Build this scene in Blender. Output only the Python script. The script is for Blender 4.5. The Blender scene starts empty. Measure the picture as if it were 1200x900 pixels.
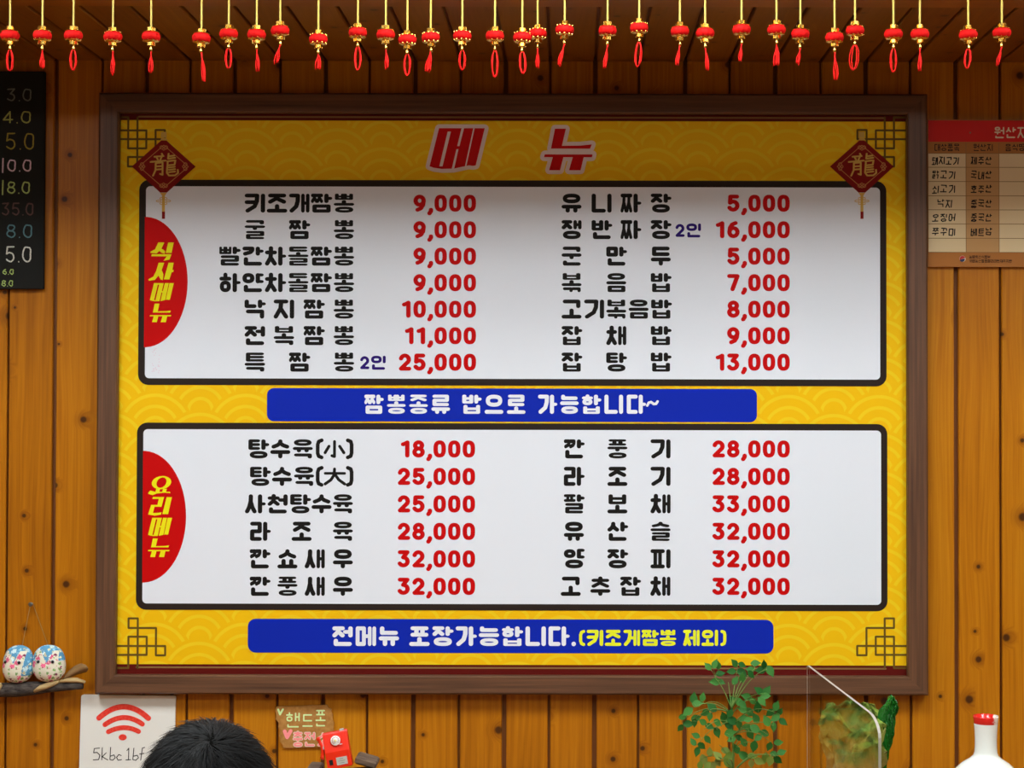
import bpy, bmesh, math, random
import numpy as np
from mathutils import Vector, Matrix, noise
from mathutils.geometry import tessellate_polygon, delaunay_2d_cdt

random.seed(7)
scene = bpy.context.scene
COL = scene.collection
PI = math.pi

# ------------------------------------------------------------------ camera
D = 4.0                      # camera to panelled wall (m)
F = 2105.0                   # focal length in pixels of the 1200 px frame
PX, PY = 669.0, 430.0        # principal point
PITCH, ROLL = 0.019, 0.002
HC = 1.62                    # camera height
RC = Matrix.Rotation(PI / 2 + PITCH, 3, 'X') @ Matrix.Rotation(ROLL, 3, 'Z')
CAM = Vector((0, -D, HC))
cd = bpy.data.cameras.new('camera')
cam = bpy.data.objects.new('camera', cd)
COL.objects.link(cam)
cam.matrix_world = Matrix.Translation(CAM) @ RC.to_4x4()
cd.sensor_width = 36
cd.lens = F / 1200 * 36
cd.shift_x = (600 - PX) / 1200
cd.shift_y = (PY - 450) / 1200
cd.clip_end = 60
scene.camera = cam


def at(px, py, Y=0.0):
    """photo pixel -> world point on the vertical plane y = Y"""
    d = RC @ Vector(((px - PX) / F, -(py - PY) / F, -1.0))
    return CAM + d * ((Y + D) / d.y)


def S(Y=0.0):
    """metres per photo pixel on the plane y = Y"""
    return (Y + D) / F


# ------------------------------------------------------------------ world, exposure
w = bpy.data.worlds.new('room_air')
scene.world = w
w.use_nodes = True
w.node_tree.nodes['Background'].inputs[0].default_value = (1, 1, 1, 1)
w.node_tree.nodes['Background'].inputs[1].default_value = 0.0
scene.view_settings.view_transform = 'Standard'
scene.view_settings.look = 'None'
scene.view_settings.gamma = 1
scene.view_settings.use_curve_mapping = False
scene.view_settings.exposure = 0.0
LAMP_NEAR, LAMP_MID, LAMP_FAR = 29.0, 20.0, 3.0     # ceiling panel radiance per row

# ------------------------------------------------------------------ helpers


def lin(c):
    return tuple(((v / 255) / 12.92 if v / 255 <= .04045 else ((v / 255 + .055) / 1.055) ** 2.4) for v in c)


MATS = {}


def mat(name, rgb, rough=.6, metal=0, spec=.5, **kw):
    if name in MATS:
        return MATS[name]
    m = bpy.data.materials.new(name)
    m.use_nodes = True
    b = m.node_tree.nodes['Principled BSDF']
    b.inputs['Base Color'].default_value = (*lin(rgb), 1)
    b.inputs['Roughness'].default_value = rough
    b.inputs['Metallic'].default_value = metal
    b.inputs['Specular IOR Level'].default_value = spec
    for k, v in kw.items():
        b.inputs[k.replace('_', ' ')].default_value = v
    MATS[name] = m
    return m


class NT:
    """tiny expression helper on a material's node tree"""

    def __init__(s, m):
        s.m, s.t = m, m.node_tree
        s.b = s.t.nodes['Principled BSDF']

    def n(s, kind, **props):
        nd = s.t.nodes.new(kind)
        for k, v in props.items():
            setattr(nd, k, v)
        return nd

    def put(s, sock, v):
        if isinstance(v, (int, float)):
            sock.default_value = v
        elif isinstance(v, tuple):
            sock.default_value = v if len(v) == len(sock.default_value) else (*v, 1)
        else:
            s.t.links.new(v, sock)

    def math(s, op, a, b=0.0, c=0.0, clamp=False):
        nd = s.n('ShaderNodeMath', operation=op, use_clamp=clamp)
        for i, v in enumerate((a, b, c)):
            s.put(nd.inputs[i], v)
        return nd.outputs[0]

    def mix(s, f, a, b):
        nd = s.n('ShaderNodeMix', data_type='RGBA')
        s.put(nd.inputs[0], f)
        s.put(nd.inputs[6], a)
        s.put(nd.inputs[7], b)
        return nd.outputs[2]

    def coords(s, kind='Object'):
        tc = s.n('ShaderNodeTexCoord')
        sp = s.n('ShaderNodeSeparateXYZ')
        s.t.links.new(tc.outputs[kind], sp.inputs[0])
        return tc.outputs[kind], sp.outputs[0], sp.outputs[1], sp.outputs[2]

    def vec(s, x, y, z):
        nd = s.n('ShaderNodeCombineXYZ')
        for i, v in enumerate((x, y, z)):
            s.put(nd.inputs[i], v)
        return nd.outputs[0]

    def noise(s, v, scale, detail=3, rough=.55, dist=0.0):
        nd = s.n('ShaderNodeTexNoise')
        s.put(nd.inputs['Vector'], v)
        nd.inputs['Scale'].default_value = scale
        nd.inputs['Detail'].default_value = detail
        nd.inputs['Roughness'].default_value = rough
        nd.inputs['Distortion'].default_value = dist
        return nd.outputs[0]

    def ramp(s, f, stops):
        nd = s.n('ShaderNodeValToRGB')
        e = nd.color_ramp.elements
        while len(e) < len(stops):
            e.new(.5)
        for el, (p, c) in zip(e, stops):
            el.position = p
            el.color = (*lin(c), 1)
        s.put(nd.inputs[0], f)
        return nd.outputs[0]

    def step(s, v, lo, hi):
        nd = s.n('ShaderNodeMapRange', interpolation_type='SMOOTHSTEP')
        s.put(nd.inputs[0], v)
        for i, q in enumerate((lo, hi)):
            s.put(nd.inputs[1 + i], q)
        return nd.outputs[0]

    def color(s, c):
        s.put(s.b.inputs['Base Color'], c)

    def bump(s, h, strength=.3, dist=.002):
        nd = s.n('ShaderNodeBump')
        nd.inputs['Strength'].default_value = strength
        nd.inputs['Distance'].default_value = dist
        s.put(nd.inputs['Height'], h)
        s.t.links.new(nd.outputs[0], s.b.inputs['Normal'])


def pine(name, dark, mid, light, axis='z', knots=True, rough=.36):
    """varnished pine board: long grain, knots, one look per plank"""
    m = mat(name, mid, rough, 0, .3)
    t = NT(m)
    _, x, y, z = t.coords()
    oi = t.n('ShaderNodeObjectInfo')
    rnd = oi.outputs['Random']
    along, across = (z, x) if axis == 'z' else ((y, x) if axis == 'y' else (x, z))
    a = t.math('ADD', across, t.math('MULTIPLY', rnd, 37.3))
    l = t.math('ADD', along, t.math('MULTIPLY', rnd, 91.7))
    uv = t.vec(a, l, 0.0)
    vo = t.n('ShaderNodeTexVoronoi', voronoi_dimensions='2D')
    vo.inputs['Scale'].default_value = 8.0
    t.put(vo.inputs['Vector'], uv)
    sc = t.n('ShaderNodeSeparateColor')
    t.t.links.new(vo.outputs['Color'], sc.inputs[0])
    dist = vo.outputs['Distance']
    alive = t.math('GREATER_THAN', sc.outputs[0], .30)
    rad = t.math('MULTIPLY_ADD', sc.outputs[1], .062, .022)
    near = t.math('MULTIPLY', t.math('SUBTRACT', 1.0, t.step(dist, t.math('MULTIPLY', rad, .5), t.math('MULTIPLY', rad, 3.4))), alive)
    core = t.math('MULTIPLY', t.math('SUBTRACT', 1.0, t.step(dist, t.math('MULTIPLY', rad, .55), t.math('MULTIPLY', rad, 1.15))), alive)
    warp = t.noise(t.vec(t.math('MULTIPLY', a, 6.0), t.math('MULTIPLY', l, 1.1), rnd), 1.0, 2)
    av = t.math('ADD', t.math('ADD', a, t.math('MULTIPLY', warp, .075)), t.math('MULTIPLY', near, .035))
    grain = t.noise(t.vec(t.math('MULTIPLY', av, 120.0), t.math('MULTIPLY', l, 2.2), 0.0), 1.0, 4, .6)
    fine = t.noise(t.vec(t.math('MULTIPLY', a, 420.0), t.math('MULTIPLY', l, 6.0), 0.0), 1.0, 2, .6)
    tone = t.noise(t.vec(t.math('MULTIPLY', a, 9.0), t.math('MULTIPLY', l, 1.3), 3.0), 1.0, 2)
    f = t.math('ADD', t.math('MULTIPLY', grain, .62), t.math('MULTIPLY', tone, .25))
    f = t.math('ADD', f, t.math('MULTIPLY', fine, .18))
    f = t.math('ADD', f, t.math('MULTIPLY_ADD', rnd, .20, -.12))
    c = t.ramp(f, [(.22, dark), (.5, mid), (.8, light)])
    if knots:
        c = t.mix(t.math('MULTIPLY', near, .5), c, lin((112, 54, 6)))
        c = t.mix(t.math('MULTIPLY', core, .9), c, lin((58, 28, 8)))
    t.color(c)
    t.bump(grain, .12, .001)
    return m


def woodgrain(name, dark, light, axis='x', rough=.5, scale=1.0):
    m = mat(name, light, rough)
    t = NT(m)
    _, x, y, z = t.coords()
    if axis == 'x':
        v = t.vec(t.math('MULTIPLY', x, 4.0 * scale), t.math('MULTIPLY', y, 120. * scale), t.math('MULTIPLY', z, 160. * scale))
    elif axis == 'z':
        v = t.vec(t.math('MULTIPLY', x, 160. * scale), t.math('MULTIPLY', y, 120. * scale), t.math('MULTIPLY', z, 4.0 * scale))
    else:
        v = t.vec(t.math('MULTIPLY', x, 160. * scale), t.math('MULTIPLY', y, 4. * scale), t.math('MULTIPLY', z, 160. * scale))
    g = t.noise(v, 1.0, 4, .6)
    t.color(t.ramp(g, [(.3, dark), (.7, light)]))
    t.bump(g, .25, .001)
    return m


ORIGIN = {}


def wpos(o):
    return ORIGIN.get(o.name, Vector((0, 0, 0))) if o else Vector((0, 0, 0))


def tag(o, label=None, cat=None, group=None, kind=None):
    if label: o['label'] = label
    if cat: o['category'] = cat
    if group: o['group'] = group
    if kind: o['kind'] = kind
    return o


def empty(name, loc, label=None, cat=None, group=None):
    o = bpy.data.objects.new(name, None)
    o.empty_display_size = .05
    COL.objects.link(o)
    o.location = loc
    ORIGIN[o.name] = Vector(loc)
    return tag(o, label, cat, group)


def link(name, me, loc, parent=None):
    """place mesh data at a world location under parent (all parents unrotated)"""
    o = bpy.data.objects.new(name, me)
    COL.objects.link(o)
    loc = Vector(loc)
    if parent is not None:
        o.parent = parent
        o.location = loc - wpos(parent)
    else:
        o.location = loc
    ORIGIN[o.name] = loc
    return o


class G:
    """collects geometry in world coordinates for ONE mesh object"""

    def __init__(s):
        s.v, s.f, s.mi = [], [], []
        s.cur = 0

    def add(s, vs, fs):
        k = len(s.v)
        s.v += [Vector(p) for p in vs]
        s.f += [tuple(i + k for i in f) for f in fs]
        s.mi += [s.cur] * len(fs)
        return s

    def box(s, lo, hi, M=None, bev=0.0):
        (a, b, c), (d, e, g) = lo, hi
        if bev > 0:
            vs, fs = [], []
            q = bev
            for z, i in ((c, q), (c + q, 0), (g - q, 0), (g, q)):
                vs += [(a + i + (q if 0 else 0), b + q if i == 0 else b + i, z)] if 0 else []
                r = [(a + q + (i if i else 0), b + i, z), (d - q - (i if i else 0), b + i, z),
                     (d - i, b + q + i, z), (d - i, e - q - i, z),
                     (d - q - i, e - i, z), (a + q + i, e - i, z), (a + i, e - q - i, z), (a + i, b + q + i, z)]
                vs += r
            for k in range(3):
                for j in range(8):
                    j2 = (j + 1) % 8
                    fs.append((k * 8 + j, k * 8 + j2, k * 8 + 8 + j2, k * 8 + 8 + j))
            fs.append(tuple(range(7, -1, -1)))
            fs.append(tuple(range(24, 32)))
        else:
            vs = [(a, b, c), (d, b, c), (d, e, c), (a, e, c), (a, b, g), (d, b, g), (d, e, g), (a, e, g)]
            fs = [(3, 2, 1, 0), (4, 5, 6, 7), (0, 1, 5, 4), (1, 2, 6, 5), (2, 3, 7, 6), (3, 0, 4, 7)]
        if M is not None:
            vs = [M @ Vector(p) for p in vs]
        return s.add(vs, fs)

    def lathe(s, prof, c=(0, 0, 0), n=24, rf=None, M=None, caps=True):
        """prof = [(r, z)], rf(theta, k) scales the radius"""
        vs, fs = [], []
        for k, (r, z) in enumerate(prof):
            for j in range(n):
                th = 2 * PI * j / n
                q = r * (rf(th, k) if rf else 1)
                p = Vector((q * math.cos(th), q * math.sin(th), z))
                vs.append((M @ p if M is not None else p) + Vector(c))
        for k in range(len(prof) - 1):
            for j in range(n):
                j2 = (j + 1) % n
                fs.append((k * n + j, k * n + j2, (k + 1) * n + j2, (k + 1) * n + j))
        if caps:
            fs.append(tuple(range(n - 1, -1, -1)))
            fs.append(tuple(range((len(prof) - 1) * n, len(prof) * n)))
        return s.add(vs, fs)

    def tube(s, pts, r, n=6, closed=False):
        pts = [Vector(p) for p in pts]
        m = len(pts)
        rs = r if isinstance(r, (list, tuple)) else [r] * m
        vs, fs = [], []
        up = None
        for i, p in enumerate(pts):
            if closed:
                t = pts[(i + 1) % m] - pts[i - 1]
            else:
                t = pts[min(i + 1, m - 1)] - pts[max(i - 1, 0)]
            t.normalize()
            if up is None:
                up = t.orthogonal()
            up = (up - t * up.dot(t))
            if up.length < 1e-6:
                up = t.orthogonal()
            up.normalize()
            b = t.cross(up)
            for j in range(n):
                a = 2 * PI * j / n
                vs.append(p + (up * math.cos(a) + b * math.sin(a)) * rs[i])
        for i in range(m if closed else m - 1):
            i2 = (i + 1) % m
            for j in range(n):
                j2 = (j + 1) % n
                fs.append((i * n + j, i * n + j2, i2 * n + j2, i2 * n + j))
        if not closed:
            fs.append(tuple(range(n - 1, -1, -1)))
            fs.append(tuple(range((m - 1) * n, m * n)))
        return s.add(vs, fs)

    def ball(s, c, r, n=12, m=8, fn=None):
        prof_v, fs = [], []
        c = Vector(c)
        r = r if isinstance(r, (tuple, list)) else (r, r, r)
        vs = []
        for i in range(m + 1):
            ph = PI * i / m
            for j in range(n):
                th = 2 * PI * j / n
                d = Vector((math.sin(ph) * math.cos(th), math.sin(ph) * math.sin(th), -math.cos(ph)))
                p = Vector((d.x * r[0], d.y * r[1], d.z * r[2]))
                if fn: p = fn(p, d)
                vs.append(c + p)
        for i in range(m):
            for j in range(n):
                j2 = (j + 1) % n
                fs.append((i * n + j, i * n + j2, (i + 1) * n + j2, (i + 1) * n + j))
        return s.add(vs, fs)

    def prism(s, poly, y0, y1):
        """polygon [(x, z)] extruded between y0 (front) and y1 (back)"""
        n = len(poly)
        vs = [(x, y0, z) for x, z in poly] + [(x, y1, z) for x, z in poly]
        tr = tessellate_polygon([[Vector((x, z, 0)) for x, z in poly]])
        fs = [tuple(t) for t in tr] + [tuple(i + n for i in reversed(t)) for t in tr]
        fs += [(i, (i + 1) % n, (i + 1) % n + n, i + n) for i in range(n)]
        return s.add(vs, fs)

    def mesh(s, name, mats, origin=(0, 0, 0), smooth=False):
        me = bpy.data.meshes.new(name)
        o = Vector(origin)
        me.from_pydata([p - o for p in s.v], [], s.f)
        for m in (mats if isinstance(mats, (list, tuple)) else [mats]):
            me.materials.append(m)
        me.polygons.foreach_set('material_index', s.mi)
        if smooth:
            me.polygons.foreach_set('use_smooth', [True] * len(s.f))
        me.update()
        return me

    def build(s, name, mats, parent=None, smooth=False, origin=None, fixn=True):
        if origin is None:
            lo = [min(p[i] for p in s.v) for i in range(3)]
            hi = [max(p[i] for p in s.v) for i in range(3)]
            origin = Vector([(a + b) / 2 for a, b in zip(lo, hi)])
        me = s.mesh(name, mats, origin, smooth)
        if fixn:
            import bmesh
            bm = bmesh.new()
            bm.from_mesh(me)
            bmesh.ops.recalc_face_normals(bm, faces=bm.faces)
            bm.to_mesh(me)
            bm.free()
        return link(name, me, origin, parent)


class Flat:
    """flat print on a vertical plane, drawn in photo pixels around an anchor pixel"""

    def __init__(s, Y, ax, ay):
        s.Y, s.a, s.ax, s.ay = Y, at(ax, ay, Y), ax, ay
        s.k = S(Y)
        s.v, s.f = [], []

    def _p(s, x, y):
        return Vector((s.a.x + (x - s.ax) * s.k, s.Y, s.a.z - (y - s.ay) * s.k))

    def poly(s, *loops):
        flat = [p for l in loops for p in l]
        tr = tessellate_polygon([[Vector((x, y, 0)) for x, y in l] for l in loops])
        k = len(s.v)
        s.v += [s._p(x, y) for x, y in flat]
        for t in tr:
            s.f.append(tuple(k + i for i in t))
        return s

    def stroke(s, pts, wx, wy=None, closed=False, n=12):
        """round elliptic pen along a polyline"""
        wy = wy or wx
        q = wx / wy
        P = [(x, y * q) for x, y in pts]
        r = wx / 2
        m = len(P)

        def face(poly):
            k = len(s.v)
            s.v.extend(s._p(x, y / q) for x, y in poly)
            s.f.append(tuple(range(k, k + len(poly))))
        for i in range(m if closed else m - 1):
            (x0, y0), (x1, y1) = P[i], P[(i + 1) % m]
            dx, dy = x1 - x0, y1 - y0
            L = math.hypot(dx, dy)
            if L < 1e-6: continue
            nx, ny = -dy / L * r, dx / L * r
            face([(x0 + nx, y0 + ny), (x1 + nx, y1 + ny), (x1 - nx, y1 - ny), (x0 - nx, y0 - ny)])
        for (x, y) in P:
            face([(x + r * math.cos(2 * PI * j / n), y + r * math.sin(2 * PI * j / n)) for j in range(n)])
        return s

    def build(s, name, m, parent=None):
        # strokes overlap: merge them into one flat outline whose faces look at the room (-y)
        ccw = []
        for f in s.f:
            ar = sum(s.v[f[i - 1]].x * s.v[f[i]].z - s.v[f[i]].x * s.v[f[i - 1]].z for i in range(len(f)))
            ccw.append(list(f) if ar > 0 else list(reversed(f)))
        kk = 1 / s.k
        src = [((p.x - s.a.x) * kk, (p.z - s.a.z) * kk) for p in s.v]
        ed = set()
        for f in ccw:
            ed.update((f[i - 1], f[i]) for i in range(len(f)))
        vv, _, tri, _, _, _ = delaunay_2d_cdt([Vector(p) for p in src], list(ed), [], 0, 1e-4)
        pa = np.array([(p.x, p.y) for p in vv])
        ta = np.array([list(f) for f in tri])
        cen = pa[ta].mean(axis=1)
        keep = np.zeros(len(ta), bool)
        for f in ccw:                      # every drawn face is convex: keep the triangles that lie in one
            q = np.array([src[i] for i in f])
            idx = np.nonzero((cen >= q.min(0)).all(1) & (cen <= q.max(0)).all(1) & ~keep)[0]
            if not len(idx): continue
            c = cen[idx]
            ins = np.ones(len(idx), bool)
            for i in range(len(q)):
                e = q[i] - q[i - 1]
                d = c - q[i - 1]
                ins &= (e[0] * d[:, 1] - e[1] * d[:, 0]) > -1e-6
            keep[idx[ins]] = True
        fs = [tuple(int(i) for i in f) for f in ta[keep]]
        used = sorted({i for f in fs for i in f})
        re_ = {i: n for n, i in enumerate(used)}
        fs = [tuple(re_[i] for i in f) for f in fs]
        vv = [Vector((vv[i].x / kk + s.a.x, vv[i].y / kk + s.a.z)) for i in used]
        s.v = [Vector((p.x, s.Y, p.y)) for p in vv]
        me = bpy.data.meshes.new(name)
        lo = [min(p[i] for p in s.v) for i in range(3)]
        hi = [max(p[i] for p in s.v) for i in range(3)]
        o = Vector([(a + b) / 2 for a, b in zip(lo, hi)])
        fs = [f if (s.v[f[1]] - s.v[f[0]]).cross(s.v[f[2]] - s.v[f[0]]).y < 0 else tuple(reversed(f)) for f in fs]
        me.from_pydata([p - o for p in s.v], [], fs)
        me.materials.append(m)
        me.update()
        return link(name, me, o, parent)


def rrect(x0, y0, x1, y1, r, n=6):
    pts = []
    for cx, cy, a0 in ((x1 - r, y0 + r, -90), (x1 - r, y1 - r, 0), (x0 + r, y1 - r, 90), (x0 + r, y0 + r, 180)):
        for k in range(n + 1):
            a = math.radians(a0 + 90 * k / n)
            pts.append((cx + r * math.cos(a), cy + r * math.sin(a)))
    return pts


def arc(cx, cy, rx, ry, a0, a1, n=16):
    return [(cx + rx * math.cos(math.radians(a0 + (a1 - a0) * k / n)), cy - ry * math.sin(math.radians(a0 + (a1 - a0) * k / n))) for k in range(n + 1)]


# ------------------------------------------------------------------ lettering: Hangul and digits drawn with a round pen
LI = 'ㄱㄲㄴㄷㄸㄹㅁㅂㅃㅅㅆㅇㅈㅉㅊㅋㅌㅍㅎ'
VI = 'ㅏㅐㅑㅒㅓㅔㅕㅖㅗㅘㅙㅚㅛㅜㅝㅞㅟㅠㅡㅢㅣ'
TI = ['', 'ㄱ', 'ㄲ', 'ㄳ', 'ㄴ', 'ㄵ', 'ㄶ', 'ㄷ', 'ㄹ', 'ㄺ', 'ㄻ', 'ㄼ', 'ㄽ', 'ㄾ', 'ㄿ', 'ㅀ', 'ㅁ', 'ㅂ', 'ㅄ', 'ㅅ', 'ㅆ', 'ㅇ', 'ㅈ', 'ㅊ', 'ㅋ', 'ㅌ', 'ㅍ', 'ㅎ']
ROWS = dict(zip('ㄱㄲㄴㄷㄸㄹㅁㅂㅃㅅㅆㅇㅈㅉㅊㅋㅌㅍㅎㄺ', (1.6, 1.6, 1.5, 2, 2, 3, 2, 2.2, 2.2, 1.9, 1.9, 2.1, 2.3, 2.3, 2.8, 2, 3, 2.2, 3.1, 3)))
ELL = [(.5 + .5 * (abs(math.cos(a)) ** .8) * math.copysign(1, math.cos(a)), .5 + .5 * (abs(math.sin(a)) ** .8) * math.copysign(1, math.sin(a))) for a in [2 * PI * k / 20 for k in range(20)]]
SPLIT = {'ㄲ': 'ㄱㄱ', 'ㄸ': 'ㄷㄷ', 'ㅆ': 'ㅅㅅ', 'ㅉ': 'ㅈㅈ', 'ㄺ': 'ㄹㄱ'}


def jamo(c, side):
    """strokes of a consonant in a unit box, y up; side = it stands left of an upright vowel"""
    if c == 'ㄱ': return [([(0, 1), (1, 1), (.97, .62), (.75, .28), (.08, 0)], 0)] if side else [([(0, 1), (1, 1), (1, 0)], 0)]
    if c == 'ㅋ': return ([([(0, 1), (1, 1), (.97, .62), (.75, .28), (.08, 0)], 0)] if side else [([(0, 1), (1, 1), (1, 0)], 0)]) + [([(.0, .56), (.93, .56)], 0)]
    if c == 'ㄴ': return [([(0, 1), (0, 0), (1, 0)], 0)]
    if c == 'ㄷ': return [([(1, 1), (0, 1), (0, 0), (1, 0)], 0)]
    if c == 'ㄹ': return [([(0, 1), (1, 1), (1, .5), (0, .5), (0, 0), (1, 0)], 0)]
    if c == 'ㅁ': return [([(0, 0), (1, 0), (1, 1), (0, 1)], 1)]
    if c == 'ㅂ': return [([(0, 1), (0, 0), (1, 0), (1, 1)], 0), ([(0, .6), (1, .6)], 0)]
    if c == 'ㅃ': return [([(0, 1), (0, 0), (1, 0), (1, 1)], 0), ([(0, .56), (1, .56)], 0), ([(.42, 1), (.42, 0)], 0), ([(.58, 1), (.58, 0)], 0)]
    if c == 'ㅅ': return [([(.5, 1), (.48, .68), (.3, .3), (0, 0)], 0), ([(.48, .66), (.7, .28), (1, 0)], 0)]
    if c == 'ㅇ': return [(ELL, 1)]
    if c == 'ㅈ': return [([(0, 1), (1, 1)], 0), ([(.52, 1), (.46, .55), (0, 0)], 0), ([(.46, .55), (1, 0)], 0)]
    if c == 'ㅊ': return [([(.5, 1.03), (.5, .8)], 0), ([(0, .74), (1, .74)], 0), ([(.5, .74), (.45, .4), (0, 0)], 0), ([(.45, .42), (1, 0)], 0)]
    if c == 'ㅌ': return [([(1, 1), (0, 1), (0, 0), (1, 0)], 0), ([(0, .5), (1, .5)], 0)]
    if c == 'ㅍ': return [([(0, 1), (1, 1)], 0), ([(0, 0), (1, 0)], 0), ([(.28, 1), (.28, 0)], 0), ([(.72, 1), (.72, 0)], 0)]
    if c == 'ㅎ': return [([(.5, 1.03), (.5, .84)], 0), ([(0, .76), (1, .76)], 0), ([(.06 + .88 * x, .5 * y) for x, y in ELL], 1)]
    return []


def consonant(c, x0, y0, x1, y1, wx, wy, side, out):
    bolded = True
    parts = SPLIT.get(c)
    if parts:
        g = wx * .35
        wx = wx * .78
        m = (x0 + x1) / 2
        ov = 0 if c == 'ㄺ' else wx * .28
        consonant(parts[0], x0, y0, m + ov, y1, wx, wy, side, out)
        consonant(parts[1], m - ov + (g if c == 'ㄺ' else 0), y0, x1, y1, wx, wy, side, out)
        return
    if bolded:
        nh = {'ㄹ': 3.65, 'ㅌ': 3.6, 'ㅁ': 2.45, 'ㅇ': 2.4, 'ㅂ': 3.5, 'ㅃ': 3.4, 'ㄱ': 1.3, 'ㄴ': 1.3, 'ㅍ': 2.7, 'ㄷ': 2.25, 'ㅎ': 3.7, 'ㅈ': 2.6, 'ㅊ': 3.4, 'ㅋ': 2.9}.get(c, 2.0)
        wy = min(wy, (y1 - y0) / nh)
        wx = min(wx, (x1 - x0) / {'ㅃ': 4.7, 'ㅍ': 3.9, 'ㅁ': 2.6, 'ㅂ': 2.6, 'ㅇ': 2.6, 'ㅎ': 2.9, 'ㄷ': 2.4, 'ㄹ': 2.5, 'ㅌ': 2.5}.get(c, 2.3))
    ax, bx, ay, by = x0 + wx / 2, x1 - wx / 2, y0 + wy / 2, y1 - wy / 2
    for pts, cl in jamo(c, side):
        out.append(([(ax + (bx - ax) * x, ay + (by - ay) * y) for x, y in pts], wx, wy, cl))


def upright(v, y0, y1, wx, wy, out, right=24.0):
    """upright vowel spanning y0..y1; returns the x where its ink begins"""
    a, b = y0 + wy * .5, y1 - wy * .5
    m = (a + b) / 2
    if v == 'ㅣ':
        x = right - wx / 2
        out.append(([(x, a), (x, b)], wx, wy, 0)); return right - wx - 1.6
    if v in 'ㅏㅑ':
        x = right - wx / 2 - 3.4
        out.append(([(x, a), (x, b)], wx, wy, 0))
        for q in ([m] if v == 'ㅏ' else [m - wy * .85, m + wy * .85]):
            out.append(([(x, q), (right + .9 - wx / 2, q)], wx, min(wy, 3.6), 0))
        return right - 3.4 - wx - 1.3
    if v in 'ㅓㅕ':
        x = right - wx / 2
        out.append(([(x, a), (x, b)], wx, wy, 0))
        for q in ([m] if v == 'ㅓ' else [m - wy * .85, m + wy * .85]):
            out.append(([(x, q), (x - wx / 2 - 3.6, q)], wx, wy * .9, 0))
        return right - wx - 4.2
    if v in 'ㅐㅒ':
        u = wx * .82
        xa, xb = right - u / 2 - u - 1.3, right - u / 2
        out.append(([(xa, a), (xa, b)], u, wy, 0)); out.append(([(xb, a), (xb, b)], u, wy, 0))
        out.append(([(xa, m), (xb, m)], u, wy * .85, 0))
        return xa - u / 2 - 1.2
    u = wx * .82                      # ㅔ ㅖ
    xa, xb = right - u / 2 - u - 1.1, right - u / 2
    out.append(([(xa, a), (xa, b)], u, wy, 0)); out.append(([(xb, a), (xb, b)], u, wy, 0))
    for q in ([m] if v == 'ㅔ' else [m - wy * .85, m + wy * .85]):
        out.append(([(xa, q), (xa - u / 2 - 2.6, q)], u, wy * .9, 0))
    return xa - u / 2 - 2.4


def level(v, y0, y1, x0, x1, wx, wy, out):
    c = (x0 + x1) / 2
    k = (x1 - x0) * .19
    a, b = x0 + wx / 2, x1 - wx / 2
    xs = [c] if v in 'ㅗㅜ' else ([c - k, c + k] if v in 'ㅛㅠ' else [])
    if v in 'ㅗㅛㅡ':
        yb = y0 + wy / 2
        out.append(([(a, yb), (b, yb)], wx, wy, 0))
        for x in xs: out.append(([(x, yb), (x, y1 - wy / 2)], wx, wy, 0))
    else:
        yb = y1 - wy / 2
        out.append(([(a, yb), (b, yb)], wx, wy, 0))
        for x in xs: out.append(([(x, yb), (x, y0 + wy / 2)], wx, wy, 0))


MIX = {'ㅘ': ('ㅗ', 'ㅏ'), 'ㅙ': ('ㅗ', 'ㅐ'), 'ㅚ': ('ㅗ', 'ㅣ'), 'ㅝ': ('ㅜ', 'ㅓ'), 'ㅞ': ('ㅜ', 'ㅔ'), 'ㅟ': ('ㅜ', 'ㅣ'), 'ㅢ': ('ㅡ', 'ㅣ')}


def syllable(ch, bold=1.0):
    """strokes of a Hangul syllable in a 24 x 22 box, y up"""
    k = ord(ch) - 0xAC00
    L, V, T = LI[k // 588], VI[(k % 588) // 28], TI[k % 28]
    H = 22.0
    out = []
    hv = V in 'ㅗㅛㅜㅠㅡ'
    mx = MIX.get(V)
    rows = [ROWS[L]] + ([1.7 if V != 'ㅡ' else 1.0] if hv else ([1.5] if mx else [])) + ([ROWS[T]] if T else [])
    tot = sum(rows)
    wy = min(4.5, 19.0 / tot) * bold
    wx = 5.2 * bold
    g = wy * (.36 if tot > 4 else .36) / max(bold, .35)
    if bold < .6: g = 2.2
    hs = [(H - g * (len(rows) - 1)) * r / tot for r in rows]
    top = H
    if T:
        consonant(T, 1.6, 0, 23.0, hs[-1], wx, wy, False, out)
        base = hs[-1] + g
    else:
        base = 0
    if hv:
        y = top - hs[0]
        consonant(L, 1.4, y, 22.6, top, wx, wy, False, out)
        level(V, y - g - hs[1] if not T else base, y - g * (.25 if V in 'ㅗㅛ' else 1), 0, 24, wx, wy, out)
    elif mx:
        xr = upright(mx[1], base, top, wx * .9, wy, out)
        xr = min(xr, 17.6)
        y = top - hs[0]
        consonant(L, .8, y, xr - .6, top, wx * .85, wy, False, out)
        level(mx[0], base, y - g * .4, 0, xr + .3, wx * .85, wy, out)
    else:
        xr = upright(V, base, top, wx, wy, out)
        lo = base
        consonant(L, 0, lo, xr, top, wx, wy, True, out)
    return out


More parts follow.
